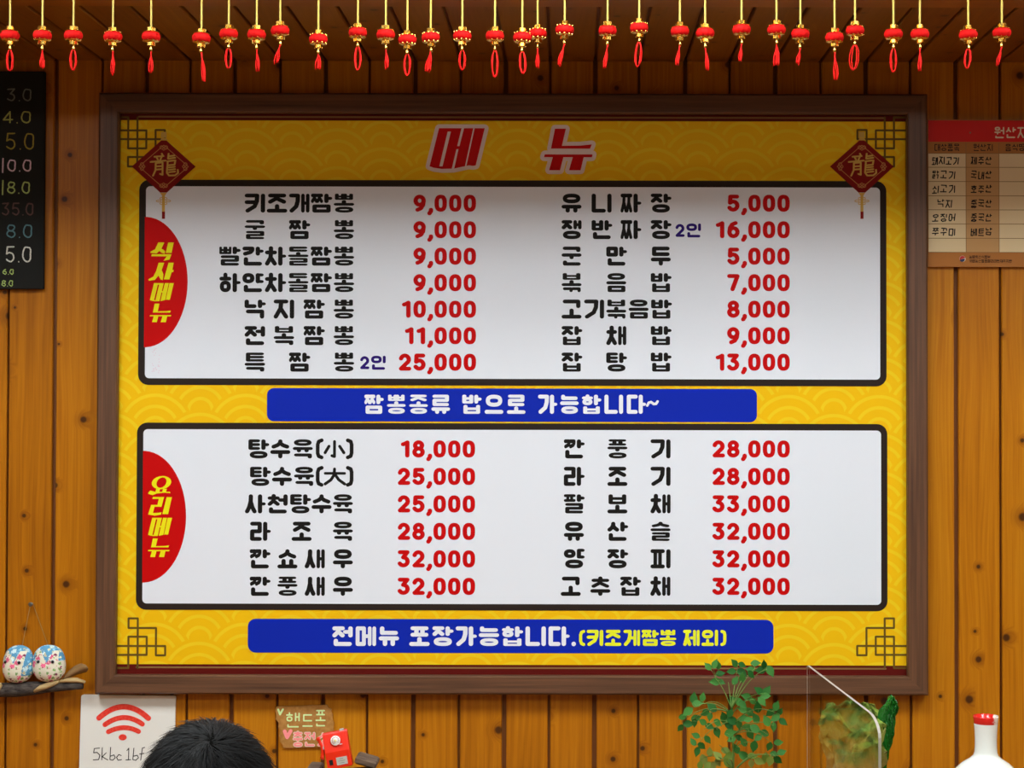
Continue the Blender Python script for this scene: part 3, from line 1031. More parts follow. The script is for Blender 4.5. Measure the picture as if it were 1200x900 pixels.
# diamond charms
LONG = [[(-.18, -1), (-.12, -.86)], [(-.72, -.74), (-.05, -.8)], [(-.55, -.66), (-.46, -.5)], [(-.2, -.7), (-.3, -.46)], [(-1.0, -.3), (.1, -.42)],
        [(-.62, -.22), (-.64, .4), (-.82, .86)], [(-.62, -.2), (-.12, -.26), (-.12, .78), (-.3, .7)], [(-.6, .08), (-.16, .04)], [(-.6, .34), (-.16, .3)],
        [(.32, -1), (.28, -.58), (.8, -.66)], [(.3, -.78), (.74, -.84)], [(.22, -.36), (.82, -.44), (.76, -.08), (.28, -.02)], [(.26, -.34), (.2, .6), (.36, .84), (.8, .82), (1.02, .62), (1.0, .36)],
        [(.34, .16), (.78, .1)], [(.34, .36), (.8, .3)], [(.34, .56), (.8, .5)]]
for cx_ in (191.8, 1010.0):
    cy_ = 195.2
    d_ = fl(5, cx_, cy_).poly([(cx_ - 37.5, cy_), (cx_ - 3, cy_ - 30.8), (cx_ + 3, cy_ - 30.8), (cx_ + 37.5, cy_), (cx_ + 4, cy_ + 30.6), (cx_ - 4, cy_ + 30.6)]).build('diamond_charm', M_diamond, menu)
    f_ = fl(6, cx_, cy_)
    f_.stroke([(cx_ - 29, cy_), (cx_, cy_ - 25.2), (cx_ + 29, cy_), (cx_, cy_ + 25.2)], .8, closed=True, n=4)
    for sx_, sy_ in ((0, -23), (0, 23), (-26, 0), (26, 0)):
        for qx, qy in ((-2.6, 0), (2.6, 0)) if sx_ == 0 else ((0, -2.6), (0, 2.6)):
            f_.stroke(arc(cx_ + sx_ * .98 + qx, cy_ + sy_ * .98 + qy, 2, 2, 0, 360, 8), .8, n=4)
        f_.stroke(arc(cx_ + sx_ * .9, cy_ + sy_ * .9, 1.4, 1.4, 0, 360, 8), .8, n=4)
    f_.build('charm_line', M_goldline, d_)
    f_ = fl(6, cx_, cy_)
    for pl in LONG: f_.stroke([(cx_ + .6 + a * 16, cy_ - 1.2 + b * 14) for a, b in pl], 2.1, 1.9, n=8)
    f_.build('dragon_character', M_goldprint, d_)
    f_ = fl(6, cx_, cy_)
    f_.poly([(cx_ - 3.5, cy_ - 40.5), (cx_ + 3, cy_ - 41), (cx_ + 3.5, cy_ - 34), (cx_ - 3.5, cy_ - 34)]).poly([(cx_ - 3, cy_ - 33.5), (cx_ + 3, cy_ - 33.5), (cx_ + 4.6, cy_ - 31), (cx_ - 4.2, cy_ - 31)])
    f_.build('charm_loop', M_goldprint, d_)
    f_ = fl(6, cx_, cy_)
    f_.poly([(cx_ - 4.2, cy_ + 30.8), (cx_ + 4, cy_ + 30.8), (cx_ + 1.2, cy_ + 35), (cx_ - 1.2, cy_ + 35)])
    f_.poly(rect(cx_ - 1.7, cy_ + 34, cx_ + 1.7, cy_ + 53))
    for sg in (-1, 1):
        f_.stroke(arc(cx_ + sg * 5.6, cy_ + 40.5, 2.8, 1.1, 0, 360, 10), .8, n=4)
        f_.stroke(arc(cx_ + sg * 2.4, cy_ + 37.6, 1.8, 1.3, 0, 360, 8), .8, n=4)
        f_.stroke(arc(cx_ + sg * 2.4, cy_ + 43.4, 1.8, 1.3, 0, 360, 8), .8, n=4)
    f_.build('charm_knot', M_goldprint, d_)
    fl(7, cx_, cy_).poly(rect(cx_ - 1.7, cy_ + 53, cx_ + 1.9, cy_ + 61.5)).build('charm_tassel', M_diamond, d_)
#@@OBJECTS@@
# ------------------------------------------------------------------ chalkboard
YCH = -.014
M_chalkb = mat('black chalkboard', (30, 30, 28), .85, 0, .2)
ca, cb = at(-150, 338.3, YCH), at(52.3, 83.5, YCH)
chalk = G().box((ca.x, YCH, ca.z), (cb.x, 0, cb.z), bev=.0015).build('chalkboard', M_chalkb)
tag(chalk, 'black chalkboard with prices handwritten in coloured chalk', 'chalkboard')
CH = [('3.0', 6.5, 39, 102.6, 119.7, (96, 104, 98)), ('4.0', 1.6, 38.7, 129, 145.5, (150, 156, 84)), ('5.0', 5, 42.6, 154, 177, (140, 126, 52)), ('10.0', .8, 38.7, 185.8, 202, (196, 176, 188)),
      ('18.0', .8, 37, 211.6, 228, (158, 178, 108)), ('35.0', .8, 41, 236.5, 253.5, (88, 66, 62)), ('8.0', 6, 40, 261.6, 280, (84, 118, 124)), ('5.0', 5, 39, 287, 309, (190, 190, 178)), ('6.0', 2.6, 16.8, 315, 322, (150, 172, 98)), ('8.0', 1.3, 16, 328, 336, (150, 172, 98))]
for n_, (tx, x0, x1, y0, y1, c_) in enumerate(CH):
    m_ = mat('chalk %d' % n_, c_, .9, 0, .1)
    t = NT(m_)
    co, _, _, _ = t.coords()
    t.color(t.mix(t.step(t.noise(co, 900., 2), .30, .56), lin((34, 33, 30)), lin(tuple(min(255, int(v * 1.2)) for v in c_))))
    f_ = Flat(YCH - .0004, (x0 + x1) / 2, (y0 + y1) / 2)
    wds = {'.': 5.5, '1': 7.5}
    tot = sum(wds.get(c, 15) for c in tx)
    k_ = (x1 - x0) / tot
    xx = x0
    hh = (y1 - y0) / 20
    pen = 1.7 if y1 - y0 > 12 else 1.1
    for c in tx:
        if c == '1':
            f_.stroke([(xx + 3 * k_, y0), (xx + 2.6 * k_, y1)], pen, n=6)
        else:
            for pts, cl in digit(c):
                f_.stroke([(xx + a * k_ + .35 * math.sin(b * .5), y1 - b * hh + .3 * math.sin(a)) for a, b in pts], pen, n=6, closed=bool(cl))
        xx += wds.get(c, 15) * k_
    f_.build('chalk_price', m_, chalk)

# ------------------------------------------------------------------ origin sign
YO = -.010
M_cream = mat('sign cream', (228, 204, 160), .5, 0, .2)
M_tan = mat('sign tan', (196, 150, 96), .5, 0, .2)
M_signred = mat('sign red', (206, 24, 14), .5, 0, .2)
M_brownp = mat('sign brown', (176, 112, 50), .5, 0, .2)
M_lineb = mat('sign line', (140, 104, 60), .5, 0, .2)
M_marker = mat('black marker', (26, 20, 16), .6, 0, .2)
ca, cb = at(1087.6, 312.6, YO), at(1345, 140.6, YO)
sign = G().box((ca.x, YO, ca.z), (cb.x, 0, cb.z)).build('origin_sign', M_brownp)
tag(sign, 'food origin table with red heading and handwritten rows beside the menu board', 'sign')


def so(k, ax=1150, ay=225):
    return Flat(YO - .0003 * k, ax, ay)


so(1).poly(rect(1087.8, 140.8, 1344.6, 166)).build('red_heading', M_signred, sign)
for a_, b_, m_ in ((1087.8, 1132, M_cream), (1132, 1170.8, M_tan), (1170.8, 1344.6, M_cream)):
    so(1).poly(rect(a_, 179.6, b_, 296)).build('table_column', m_, sign)
f_ = so(2)
for yy in (179.6, 196, 212.7, 229.5, 246, 262.6, 279.5, 296): f_.poly(rect(1087.8, yy - .35, 1344.6, yy + .35))
for xx in (1132, 1170.8, 1230, 1290): f_.poly(rect(xx - .35, 167, xx + .35, 296))
f_.build('table_lines', M_lineb, sign)
f_ = so(2)
for ch, xx in zip('원산지', (1165.3, 1178.6, 1192)): put_syl(f_, ch, xx, 155, 12.2, 14, 1, 0, 1.75)
f_.build('heading_lettering', mat('sign pale lettering', (226, 206, 170), .5), sign)
f_ = so(2)
for txt, xx, st in (('대상품목', 1095, 7.6), ('원산지', 1140.6, 8.0), ('음식명', 1178, 8.0)):
    for i, ch in enumerate(txt): put_syl(f_, ch, xx + i * st, 172.6, st * .9, 8.8, 1, 0, .95)
f_.build('column_lettering', M_marker, sign)
for i, (a_, b_) in enumerate((('돼지고기', '제주산'), ('닭고기', '국내산'), ('쇠고기', '호주산'), ('낙지', '중국산'), ('오징어', '중국산'), ('쭈꾸미', '베트남'))):
    yy = 188.4 + 16.7 * i
    st = {4: 8.2, 3: 9.6, 2: 9.6}[len(a_)]
    x0 = 1092 if len(a_) > 2 else 1098
    f_ = so(2)
    for j, ch in enumerate(a_): put_syl(f_, ch, x0 + j * st, yy + random.uniform(-.7, .7), st * .86, 9.6 if len(a_) > 2 else 10, 1, .8, 1.3, .12)
    f_.build('handwriting', M_marker, sign)
    f_ = so(2)
    for j, ch in enumerate(b_): put_syl(f_, ch, 1137.5 + j * 8.6, yy + random.uniform(-.7, .7), 7.4, 9.6, 1, .8, 1.3, .12)
    f_.build('handwriting', M_marker, sign)
f_ = so(2)
for j, ch in enumerate('농림축산식품부'): put_syl(f_, ch, 1135.5 + j * 3.6, 301.4, 3.2, 3.4, .5, 0, .4)
for j, ch in enumerate('국립농산물품질관리원제주지원'): put_syl(f_, ch, 1135.5 + j * 3.6, 306.2, 3.2, 3.4, .5, 0, .4)
f_.build('footer_lettering', M_marker, sign)
em = so(2).poly(arc(1127.8, 303.6, 3.6, 3.6, 0, 360, 20)[:-1]).build('emblem', mat('emblem white', (226, 216, 200), .5), sign)
so(3).poly(arc(1127.8, 303.6, 3.4, 3.4, 20, 200, 12)).build('emblem_red', mat('emblem red', (200, 40, 40), .5), em)
so(4).poly(arc(1127.4, 304.2, 3.0, 3.0, 190, 380, 12)).build('emblem_blue', mat('emblem navy', (20, 34, 80), .5), em)
so(3, 1137, 155).poly(arc(1137, 155.5, 1.1, 1.1, 0, 360, 8)[:-1]).build('pin_head', mat('dull pin', (120, 96, 70), .4, .6), sign)

# ------------------------------------------------------------------ counter below the wall (under the picture's lower edge)
ZT = .78
YCF = -1.06
M_top = woodgrain('counter oak top', (120, 78, 40), (158, 108, 60), 'x', .4, .5)
M_ctr = mat('counter panel', (150, 118, 84), .6)
ctr = empty('counter', (0, YCF / 2, 0), 'long wooden counter along the pine wall', 'counter')
G().box((-2.2, YCF, ZT - .04), (2.2, -.004, ZT), bev=.004).build('worktop', M_top, ctr)
for xx in (-2.15, 0.02, 2.11):
    G().box((xx, -.62, 0), (xx + .04, -.01, ZT - .04)).build('support_panel', M_ctr, ctr)
G().box((-2.15, -.66, .08), (2.15, -.62, ZT - .04)).build('kick_panel', M_ctr, ctr)

# ------------------------------------------------------------------ wifi card
YW = -.007
M_card = mat('white card', (232, 231, 224), .55, 0, .25)
M_redpen = mat('red marker', (236, 62, 48), .6, 0, .2)
t = NT(M_redpen)
co, _, _, _ = t.coords()
t.color(t.ramp(t.noise(co, 160., 3), [(.3, (226, 40, 30)), (.7, (242, 84, 66))]))
zb = ZT + .0005
pl = [(at(x_, y_, YW).x, max(at(x_, y_, YW).z, zb)) for x_, y_ in
      ((97.5, 814.2), (95.6, 815), (95, 817), (92.4, 905), (203, 905), (205.8, 818), (205.2, 816), (203.5, 815.4))]
for i_ in (3, 4): pl[i_] = (pl[i_][0], zb)
wifi = G().prism(pl, YW, -.001).build('wifi_sign', M_card)
tag(wifi, 'white card with hand-drawn red wifi symbol leaning on the wall', 'sign')


def wf(k=1): return Flat(YW - .0004 * k, 145, 860)


def quad(p0, pm, p1, n=16):
    cx_, cy_ = 2 * pm[0] - (p0[0] + p1[0]) / 2, 2 * pm[1] - (p0[1] + p1[1]) / 2
    return [((1 - u) ** 2 * p0[0] + 2 * u * (1 - u) * cx_ + u * u * p1[0], (1 - u) ** 2 * p0[1] + 2 * u * (1 - u) * cy_ + u * u * p1[1]) for u in [i / n for i in range(n + 1)]]


for p0, pm, p1, w_ in (((116, 841.5), (145, 828.4), (173.6, 841.8), 6.4), ((123, 849.3), (145, 841.0), (166.6, 848.6), 5.8), ((127, 857.6), (145, 852.8), (162.3, 857.2), 5.6)):
    wf().stroke(quad(p0, pm, p1), w_).build('wifi_arc', M_redpen, wifi)
wf().poly(arc(143.8, 864, 4.7, 3.6, 0, 360, 20)[:-1]).build('wifi_dot', M_redpen, wifi)
f_ = wf()
W = lambda *p: [(a / 5.4545, 740 + b / 5.4545) for a, b in p]
for st in (W((638, 745), (604, 748), (600, 775), (622, 772), (640, 790), (632, 818), (598, 820)), W((655, 742), (652, 820)), W((680, 775), (655, 800), (690, 820)),
           W((708, 740), (704, 818), (722, 822), (738, 806), (730, 788), (708, 796)), W((776, 792), (760, 786), (746, 804), (756, 822), (778, 818)),
           W((812, 760), (824, 745), (822, 818)), W((806, 820), (836, 818)), W((856, 745), (850, 818), (868, 822), (886, 806), (878, 790), (854, 796)),
           W((925, 740), (910, 745), (900, 822)), W((892, 782), (920, 778))):
    f_.stroke(st, .95, n=6)
f_.build('password_lettering', M_marker, wifi)

# ------------------------------------------------------------------ owls on a branch
M_bark = mat('dark bark', (62, 54, 50), .9, 0, .15)
t = NT(M_bark)
co, x, y, z = t.coords()
nz = t.noise(t.vec(t.math('MULTIPLY', x, 60.), t.math('MULTIPLY', y, 160.), t.math('MULTIPLY', z, 160.)), 1.0, 4)
t.color(t.ramp(nz, [(.3, (38, 32, 30)), (.7, (92, 84, 78))]))
t.bump(nz, .6, .003)
M_bare = woodgrain('peeled wood', (150, 118, 72), (206, 178, 124), 'x', .7, .5)
M_leafdry = mat('dry bark curl', (136, 104, 66), .8, 0, .15)
YBR = -.032
br = empty('driftwood_branch', at(45, 815, YBR), 'dark bark branch hung on a thread with two owls on it', 'branch')


def bp(px, py, dy=0): return at(px, py, YBR + dy)


random.seed(3)
pts = [bp(x_, y_) for x_, y_ in ((-40, 808), (-15, 809), (0, 808.5), (20, 808), (40, 806.5), (58, 805), (75, 804), (97, 803))]
G().tube(pts, [.011, .014, .0155, .0165, .015, .012, .0105, .0085], 12).build('bark_stick', M_bark, br, True)
G().tube([bp(40, 810, -.012), bp(48, 806, -.013), (bp(58, 802.5, -.012)), bp(69, 799, -.010)], [.0035, .0062, .0065, .003], 8).build('peeled_strip', M_bare, br, True)
G().tube([bp(68, 799, -.006), bp(78, 797, -.008), bp(90, 797, -.007), bp(100, 799.5, -.004)], [.003, .0052, .0055, .003], 8).build('peeled_strip', M_bare, br, True)
G().tube([bp(-6, 806, -.015), bp(-2, 804, -.016), bp(2, 802, -.012)], [.008, .010, .004], 8).build('peeled_strip', M_bare, br, True)
g = G()
vs, fs = [], []
for i in range(9):
    u = i / 8
    cx_, cy_ = 73 + 29 * u, 797 - 15 * u - 3 * math.sin(u * 3)
    hw = 1.2 + 5.2 * math.sin(u * 1.9) * (1 if u < .98 else .4)
    for j in range(4):
        v = j / 3 * 2 - 1
        vs.append(at(cx_ + .5 * hw * v, cy_ + hw * v * .8, YBR - .006 - .006 * math.cos(v * 2.4) - .003 * math.sin(u * 7)))
for i in range(8):
    for j in range(3): fs.append((i * 4 + j, i * 4 + j + 1, i * 4 + 5 + j, i * 4 + 4 + j))
g.add(vs, fs)
lf = g.build('bark_curl', M_leafdry, br, True)
md = lf.modifiers.new('thickness', 'SOLIDIFY'); md.thickness = .0015
nailp = at(38, 707.3, 0)
g = G().tube([at(26, 796, -.0045), at(26, 757, -.0035), nailp + Vector((-.002, -.006, .0026)), nailp + Vector((.002, -.006, .0026)), at(56.5, 757, -.0035), at(56.5, 796, -.0045)], .0006, 5)
tag(g.build('hanging_thread', mat('grey green thread', (150, 132, 80), .8)), 'thin thread looped over the nail holding the owl branch', 'thread')
nail = G().lathe([(.0018, 0), (.0018, .012), (.0046, .0125), (.005, .015), (.003, .017)], nailp, 12, M=Matrix.Rotation(PI / 2, 3, 'X')).build('nail', mat('grey steel', (120, 116, 108), .4, .8), smooth=False)
tag(nail, 'round steel nail in the pine wall above the owls', 'nail')


def floral(name, base, c1, c2, c3):
    m = mat(name, base, .9, 0, .15)
    t = NT(m)
    co, x, y, z = t.coords()
    cur = lin(base)
    for sc_, thr, col, off in ((95., .34, c2, 5.), (72., .44, c1, 0.), (90., .30, c3, 9.)):
        vo = t.n('ShaderNodeTexVoronoi')
        vo.inputs['Scale'].default_value = sc_
        wob = t.noise(co, 330., 2)
        t.put(vo.inputs['Vector'], t.vec(t.math('ADD', x, off), y, z))
        q = t.math('ADD', vo.outputs['Distance'], t.math('MULTIPLY_ADD', wob, .9, -.43))
        sp = t.n('ShaderNodeSeparateColor'); t.t.links.new(vo.outputs['Color'], sp.inputs[0])
        mk = t.math('MULTIPLY', t.math('SUBTRACT', 1.0, t.step(q, thr - .04, thr + .04)), t.math('GREATER_THAN', sp.outputs[0], .35))
        cc = t.mix(sp.outputs[1], lin(col), lin(tuple(min(255, int(v * 1.25 + 14)) for v in col)))
        cur = t.mix(mk, cur, cc)
    t.color(cur)
    return m


M_fab = floral('floral cotton', (234, 228, 206), (206, 84, 116), (112, 148, 84), (120, 48, 74))
M_blue = floral('blue dotted cotton', (96, 158, 196), (176, 206, 214), (120, 176, 206), (214, 200, 150))
M_eye = mat('dark bead', (20, 20, 24), .15)
M_eyew = mat('pale bead ring', (196, 200, 206), .3)
for n_, (cx_, cy_, wd_, ht_, tilt, lab) in enumerate(((21.5, 778.3, 36, 43.5, .03, 'floral cotton owl with a dark seam down its blue side, on the branch'), (57.5, 777.5, 38.5, 42.5, -.02, 'floral cotton owl facing straight out with a blue V forehead, on the branch'))):
    YO_ = -.034
    c = at(cx_, cy_, YO_)
    rx, rz, ry = wd_ / 2 * S(YO_), ht_ / 2 * S(YO_), .027

    def egg(p, d, k=1.0):
        # flat top, heavy rounded bottom
        z_ = d.z
        wdt = (1.0 - .23 * max(z_, 0) - .03 * z_) * k
        q = max(0.0, 1 - abs(z_) ** 2.6) ** .5
        hr = math.hypot(d.x, d.y) or 1
        zz = math.copysign(abs(z_) ** .8, z_)
        s_ = (max(0, 1 - abs(zz) ** (4.6 if zz > 0 else 2.7))) ** (1 / 2.2)
        x_, y_ = d.x / hr * s_ * rx * wdt, d.y / hr * s_ * ry * wdt
        return Vector((x_ + tilt * zz * rz, y_, zz * rz * (k if k > 1 else 1)))
    owl = empty('owl_plush', c + Vector((0, 0, -rz)), lab, 'owl figurine', 'owls on the branch')
    b_ = G().ball(c, 1.0, 40, 28, egg).build('owl_body', M_fab, owl, True)
    gg = G().ball(c, 1.0, 128, 110, lambda p, d: egg(p, d, 1.015))
    off = .05 if n_ else -.1
    keep = []
    for f in gg.f:
        m_ = sum((gg.v[i] for i in f), Vector()) / len(f) - c
        u, v = m_.x / rx, m_.z / rz
        if m_.y > .004: continue
        if v > .76 or v > .10 + 1.75 * abs(u - off) or (abs(u) > .70 and v > .22) or (n_ == 0 and u > .50 + .25 * v and v > -.55):
            keep.append(f)
    us = sorted({i for f in keep for i in f}); rmap = {i: k_ for k_, i in enumerate(us)}
    gg.v = [gg.v[i] for i in us]; gg.f = [tuple(rmap[i] for i in f) for f in keep]; gg.mi = [0] * len(keep)
    gg.build('blue_hood', M_blue, owl, True)
    for u in ((-.5, .44) if n_ else (-.72, .30)):
        zz = .18
        yy = -ry * math.sqrt(max(.05, 1 - u * u)) * 1.0
        e = G().lathe([(.0042, 0), (.0044, .0012), (.003, .002)], c + Vector((u * rx * .92, yy + .001, zz * rz)), 14, M=Matrix.Rotation(PI / 2, 3, 'X')).build('eye_ring', M_eyew, owl, True)
        G().ball(c + Vector((u * rx * .92, yy - .001, zz * rz)), .0033, 10, 8).build('eye_bead', M_eye, e, True)

# ------------------------------------------------------------------ cardboard sign
YCB = -.006
M_cb = mat('torn cardboard', (176, 124, 62), .85, 0, .15)
t = NT(M_cb)
co, _, _, _ = t.coords()
t.color(t.ramp(t.noise(co, 120., 4), [(.3, (164, 112, 52)), (.7, (190, 138, 74))]))
C4 = lambda *p: [(160 + a / 4, 800 + b / 4) for a, b in p]
pl = C4((656, 112), (700, 110), (760, 109), (820, 106), (894, 105), (900, 118), (914, 124), (912, 138), (920, 150), (917, 170), (926, 190), (922, 215), (928, 240), (905, 262), (884, 300), (800, 303), (690, 306), (684, 288), (672, 276), (676, 262), (667, 248), (673, 228), (664, 205), (668, 190), (652, 172), (655, 150), (650, 130))
poly = [(at(a, b, YCB).x, at(a, b, YCB).z) for a, b in pl]
cbs = G().prism(poly, YCB, -.001).build('cardboard_sign', M_cb)
tag(cbs, 'torn brown cardboard sign with mint and pink Korean lettering', 'sign')
M_mint = mat('mint marker', (216, 240, 170), .7, 0, .2)
M_pink = mat('pink marker', (255, 150, 150), .7, 0, .2)
M_palel = mat('white marker', (240, 226, 200), .7, 0, .2)


def cf(k=1): return Flat(YCB - .0004 * k, 355, 850)


def heart(f_, cx_, cy_, r, w_):
    f_.stroke(C4((cx_ - r, cy_ - r), (cx_ - r * .2, cy_ + r), (cx_ + r, cy_ - r * 1.1)), w_)


f_ = cf(); heart(f_, 675, 138, 11, 2.4); f_.build('heart_mark', M_mint, cbs)
f_ = cf(); heart(f_, 709, 242, 14, 4.4); f_.build('heart_mark', M_pink, cbs)
f_ = cf()
for ch, (a, b, c_, d_) in zip('핸드폰', ((698, 137, 768, 214), (775, 145, 828, 210), (836, 126, 888, 208))):
    q = C4((a, b), (c_, d_)); put_syl(f_, ch, q[0][0], (q[0][1] + q[1][1]) / 2, q[1][0] - q[0][0], q[1][1] - q[0][1], 1, 0, 1.75)
f_.build('sign_lettering', M_mint, cbs)
for lay_, pw, m_ in ((1, 3.4, M_palel), (2, 2.2, M_pink)):
    f_ = cf(lay_)
    for ch, (a, b, c_, d_) in zip('충전소', ((733, 228, 780, 300), (786, 230, 838, 300), (848, 232, 898, 298))):
        q = C4((a, b), (c_, d_)); put_syl(f_, ch, q[0][0], (q[0][1] + q[1][1]) / 2, q[1][0] - q[0][0], q[1][1] - q[0][1], 1, 0, pw)
    f_.build('sign_lettering_outline' if lay_ == 1 else 'sign_lettering', m_, cbs)

# ------------------------------------------------------------------ toy telephone on a weathered wooden stand
YP = -.34
kp = S(YP)
M_phred = mat('red plastic', (236, 44, 14), .32)
M_chrome = mat('silver plastic', (206, 206, 204), .3, .3)
M_wood_old = woodgrain('weathered wood', (66, 50, 38), (118, 94, 74), 'x', .85, .5)
base = at(395, 901, YP)
ztop = at(400, 899, YP).z
st_ = empty('wooden_stand', (base.x, YP, ZT), 'weathered grey-brown wooden stand under the toy telephone', 'stand')


def slab(px0, px1, py, dy0, dy1, thick, rz, name='wood_block'):
    c_ = at((px0 + px1) / 2, py, YP)
    M_ = Matrix.Translation(Vector((c_.x, YP + (dy0 + dy1) / 2, c_.z - thick / 2))) @ Matrix.Rotation(rz, 4, 'Y')
    h = (px1 - px0) / 2 * kp
    return G().box((-h, (dy0 - dy1) / 2, -thick / 2), (h, (dy1 - dy0) / 2, thick / 2), M_, bev=.003).build(name, M_wood_old, st_)


zs_ = ztop - .012
G().box((base.x - .085, YP - .045, ZT), (base.x + .085, YP + .05, ZT + .03), bev=.004).build('wood_block', M_wood_old, st_)
G().box((base.x - .03, YP - .03, ZT + .03), (base.x + .03, YP + .035, zs_ - .02), bev=.004).build('post', M_wood_old, st_)
slab(357, 438, 903.5, -.04, .03, .022, -.06)
slab(416, 442, 889, -.012, .05, .014, .28)
slab(360, 376, 898.4, -.02, .05, .012, .05)
ph = empty('toy_telephone', (base.x, YP, ztop), 'small red toy rotary payphone tilted on the wooden stand', 'toy telephone')
c_ = at(385.5, 900.5, YP)
MP = Matrix.Translation(Vector((c_.x, YP, c_.z))) @ Matrix.Rotation(-.185, 4, 'Y') @ Matrix.Scale(kp, 4)
# units are photo pixels: x right from the lower left corner, y towards the wall, z up
g = G()
prof = [(0, 0), (0, 19.5), (5.5, 41), (13, 41.5), (13, 0)]       # side profile (y back, z up)
vs = [MP @ Vector((xx, -10 + a, b)) for xx in (0, 29) for a, b in prof]
n = 5
g.add(vs, [(0, 1, 2, 3, 4), (9, 8, 7, 6, 5)] + [(i, i + 5, (i + 1) % 5 + 5, (i + 1) % 5) for i in range(5)])
o = g.build('phone_body', M_phred, ph)
md = o.modifiers.new('soft edges', 'BEVEL'); md.width = .0016; md.segments = 2
sl_ = math.atan2(5.5, 21.5)
MD = MP @ Matrix.Translation(Vector((14.6, -10 + 2.9, 31.5))) @ Matrix.Rotation(PI / 2 - sl_, 4, 'X')
d_ = G().lathe([(7.0, 0), (7.0, .6), (6.2, 1.0)], (0, 0, 0), 28, M=None)
d_.v = [MD @ p for p in d_.v]
dl = d_.build('dial_rim', M_phred, ph, True)
d_ = G().lathe([(5.7, .9), (5.7, 1.7), (5.0, 2.0), (2.6, 2.0), (2.4, 2.5), (0.5, 2.5)], (0, 0, 0), 28)
d_.v = [MD @ p for p in d_.v]
d_.build('dial', mat('ivory plastic', (232, 230, 222), .35), ph, True)
for i in range(10):
    a = math.radians(-40 + 30 * i)
    q = G().lathe([(.62, 2.02), (.62, 2.2)], (3.8 * math.cos(a), 3.8 * math.sin(a), 0), 8)
    q.v = [MD @ p for p in q.v]
    q.build('finger_hole', mat('dial hole red', (176, 90, 70), .5), dl)
q = G().lathe([(1.7, 2.5), (1.5, 2.75), (.3, 2.8)], n=14); q.v = [MD @ p for p in q.v]; q.build('dial_hub', mat('brass hub', (226, 206, 140), .4), dl, True)
q = G().box((4.2, -5.6, 1.6), (7.4, -4.6, 2.3)); q.v = [MD @ p for p in q.v]; q.build('finger_stop', M_chrome, dl)
G().box((3.4, -10.5, 4.8), (7.6, -9.8, 11), MP).build('coin_slot', mat('black slot', (18, 16, 16), .5), ph)
lb = G().box((11.8, -10.5, 3.5), (24.6, -9.9, 12.4), MP).build('label_plate', mat('silver label', (190, 188, 178), .45), ph)
for i, (a, b) in enumerate(((15.5, 20), (14, 22), (14.6, 21))):
    G().box((a, -10.7, 10.2 - 2.4 * i), (b, -10.45, 10.7 - 2.4 * i), MP).build('label_line', mat('grey print', (120, 116, 108), .6), lb)
G().box((20.5, -4, 41), (25.5, 0, 43.2), MP, bev=.3).build('coin_knob', M_chrome, ph)
hp = [(-6.4, 37.5), (-4.6, 35.5), (-2.9, 29), (-2.6, 23), (-3.6, 17), (-5.2, 14.5)]
g = G().tube([MP @ Vector((a, -6.5, b)) for a, b in hp], [1.9 * kp, 2.0 * kp, 1.7 * kp, 1.7 * kp, 2.0 * kp, 2.2 * kp], 10)
hs_ = g.build('handset', M_phred, ph, True)
for a, b in ((-5.4, 36.5), (-4.6, 15)):
    q = G().lathe([(2.2, 0), (3.0, 2.2), (2.9, 3.2)], n=16)
    MM = MP @ Matrix.Translation(Vector((a - 1.2, -6.5, b))) @ Matrix.Rotation(PI / 2, 4, 'Y')
    q.v = [MM @ p for p in q.v]
    q.build('ear_cup', M_phred, hs_, True)
G().box((-2.4, -7.6, 24), (.3, -5.4, 27), MP).build('cradle', M_chrome, ph)

# ------------------------------------------------------------------ vase
YV = -.50
c_ = at(1155.2, 838.5, YV)
kv = S(YV)
ztv = c_.z


def vz(py): return ztv - (py - 838.5) * kv


M_porc = mat('white porcelain', (234, 238, 232), .12)
t = NT(M_porc)
_, x, y, z = t.coords()
prof = [(14.4, 838.6), (14.7, 840), (14.2, 843.5), (13.7, 847.5), (13.0, 856), (12.6, 866), (12.7, 875), (13.2, 881), (14.6, 885), (19, 889), (27, 894), (34, 900.5), (42, 909), (48, 920), (50, 934), (48, 950), (42, 965), (33, 976)]
pr = [(r * kv, vz(py)) for r, py in prof]
pr += [(.05, ZT + .002), (.05, ZT + .0005)]
pr = pr[::-1]
inner = [(12.6 * kv, ztv - .001), (11.0 * kv, vz(856)), (10.8 * kv, vz(875)), (.002, vz(880))]
vase = empty('vase', (c_.x, YV, ZT), 'white porcelain bottle vase with a worn red rim on the counter', 'vase')
body = [p for p in pr if p[1] <= vz(847.0)]
o = G().lathe(body, (c_.x, YV, 0), 48, caps=False)
o.build('vase_body', M_porc, vase, True)
rimm = mat('red rim glaze', (222, 40, 34), .2)
t = NT(rimm)
co, x, y, z = t.coords()
# worn patch: white glaze shows on one side of the rim
wear = t.math('MULTIPLY', t.step(t.math('ADD', x, t.math('MULTIPLY', t.noise(co, 220., 3), .012)), .014, .021), t.math('LESS_THAN', y, .012))
t.color(t.mix(wear, lin((222, 40, 34)), lin((238, 226, 216))))
rim = [(13.62 * kv, vz(847.6))] + [p for p in pr if p[1] > vz(847.6)] + inner
G().lathe(rim, (c_.x, YV, 0), 48, caps=False).build('vase_rim', rimm, vase, True)

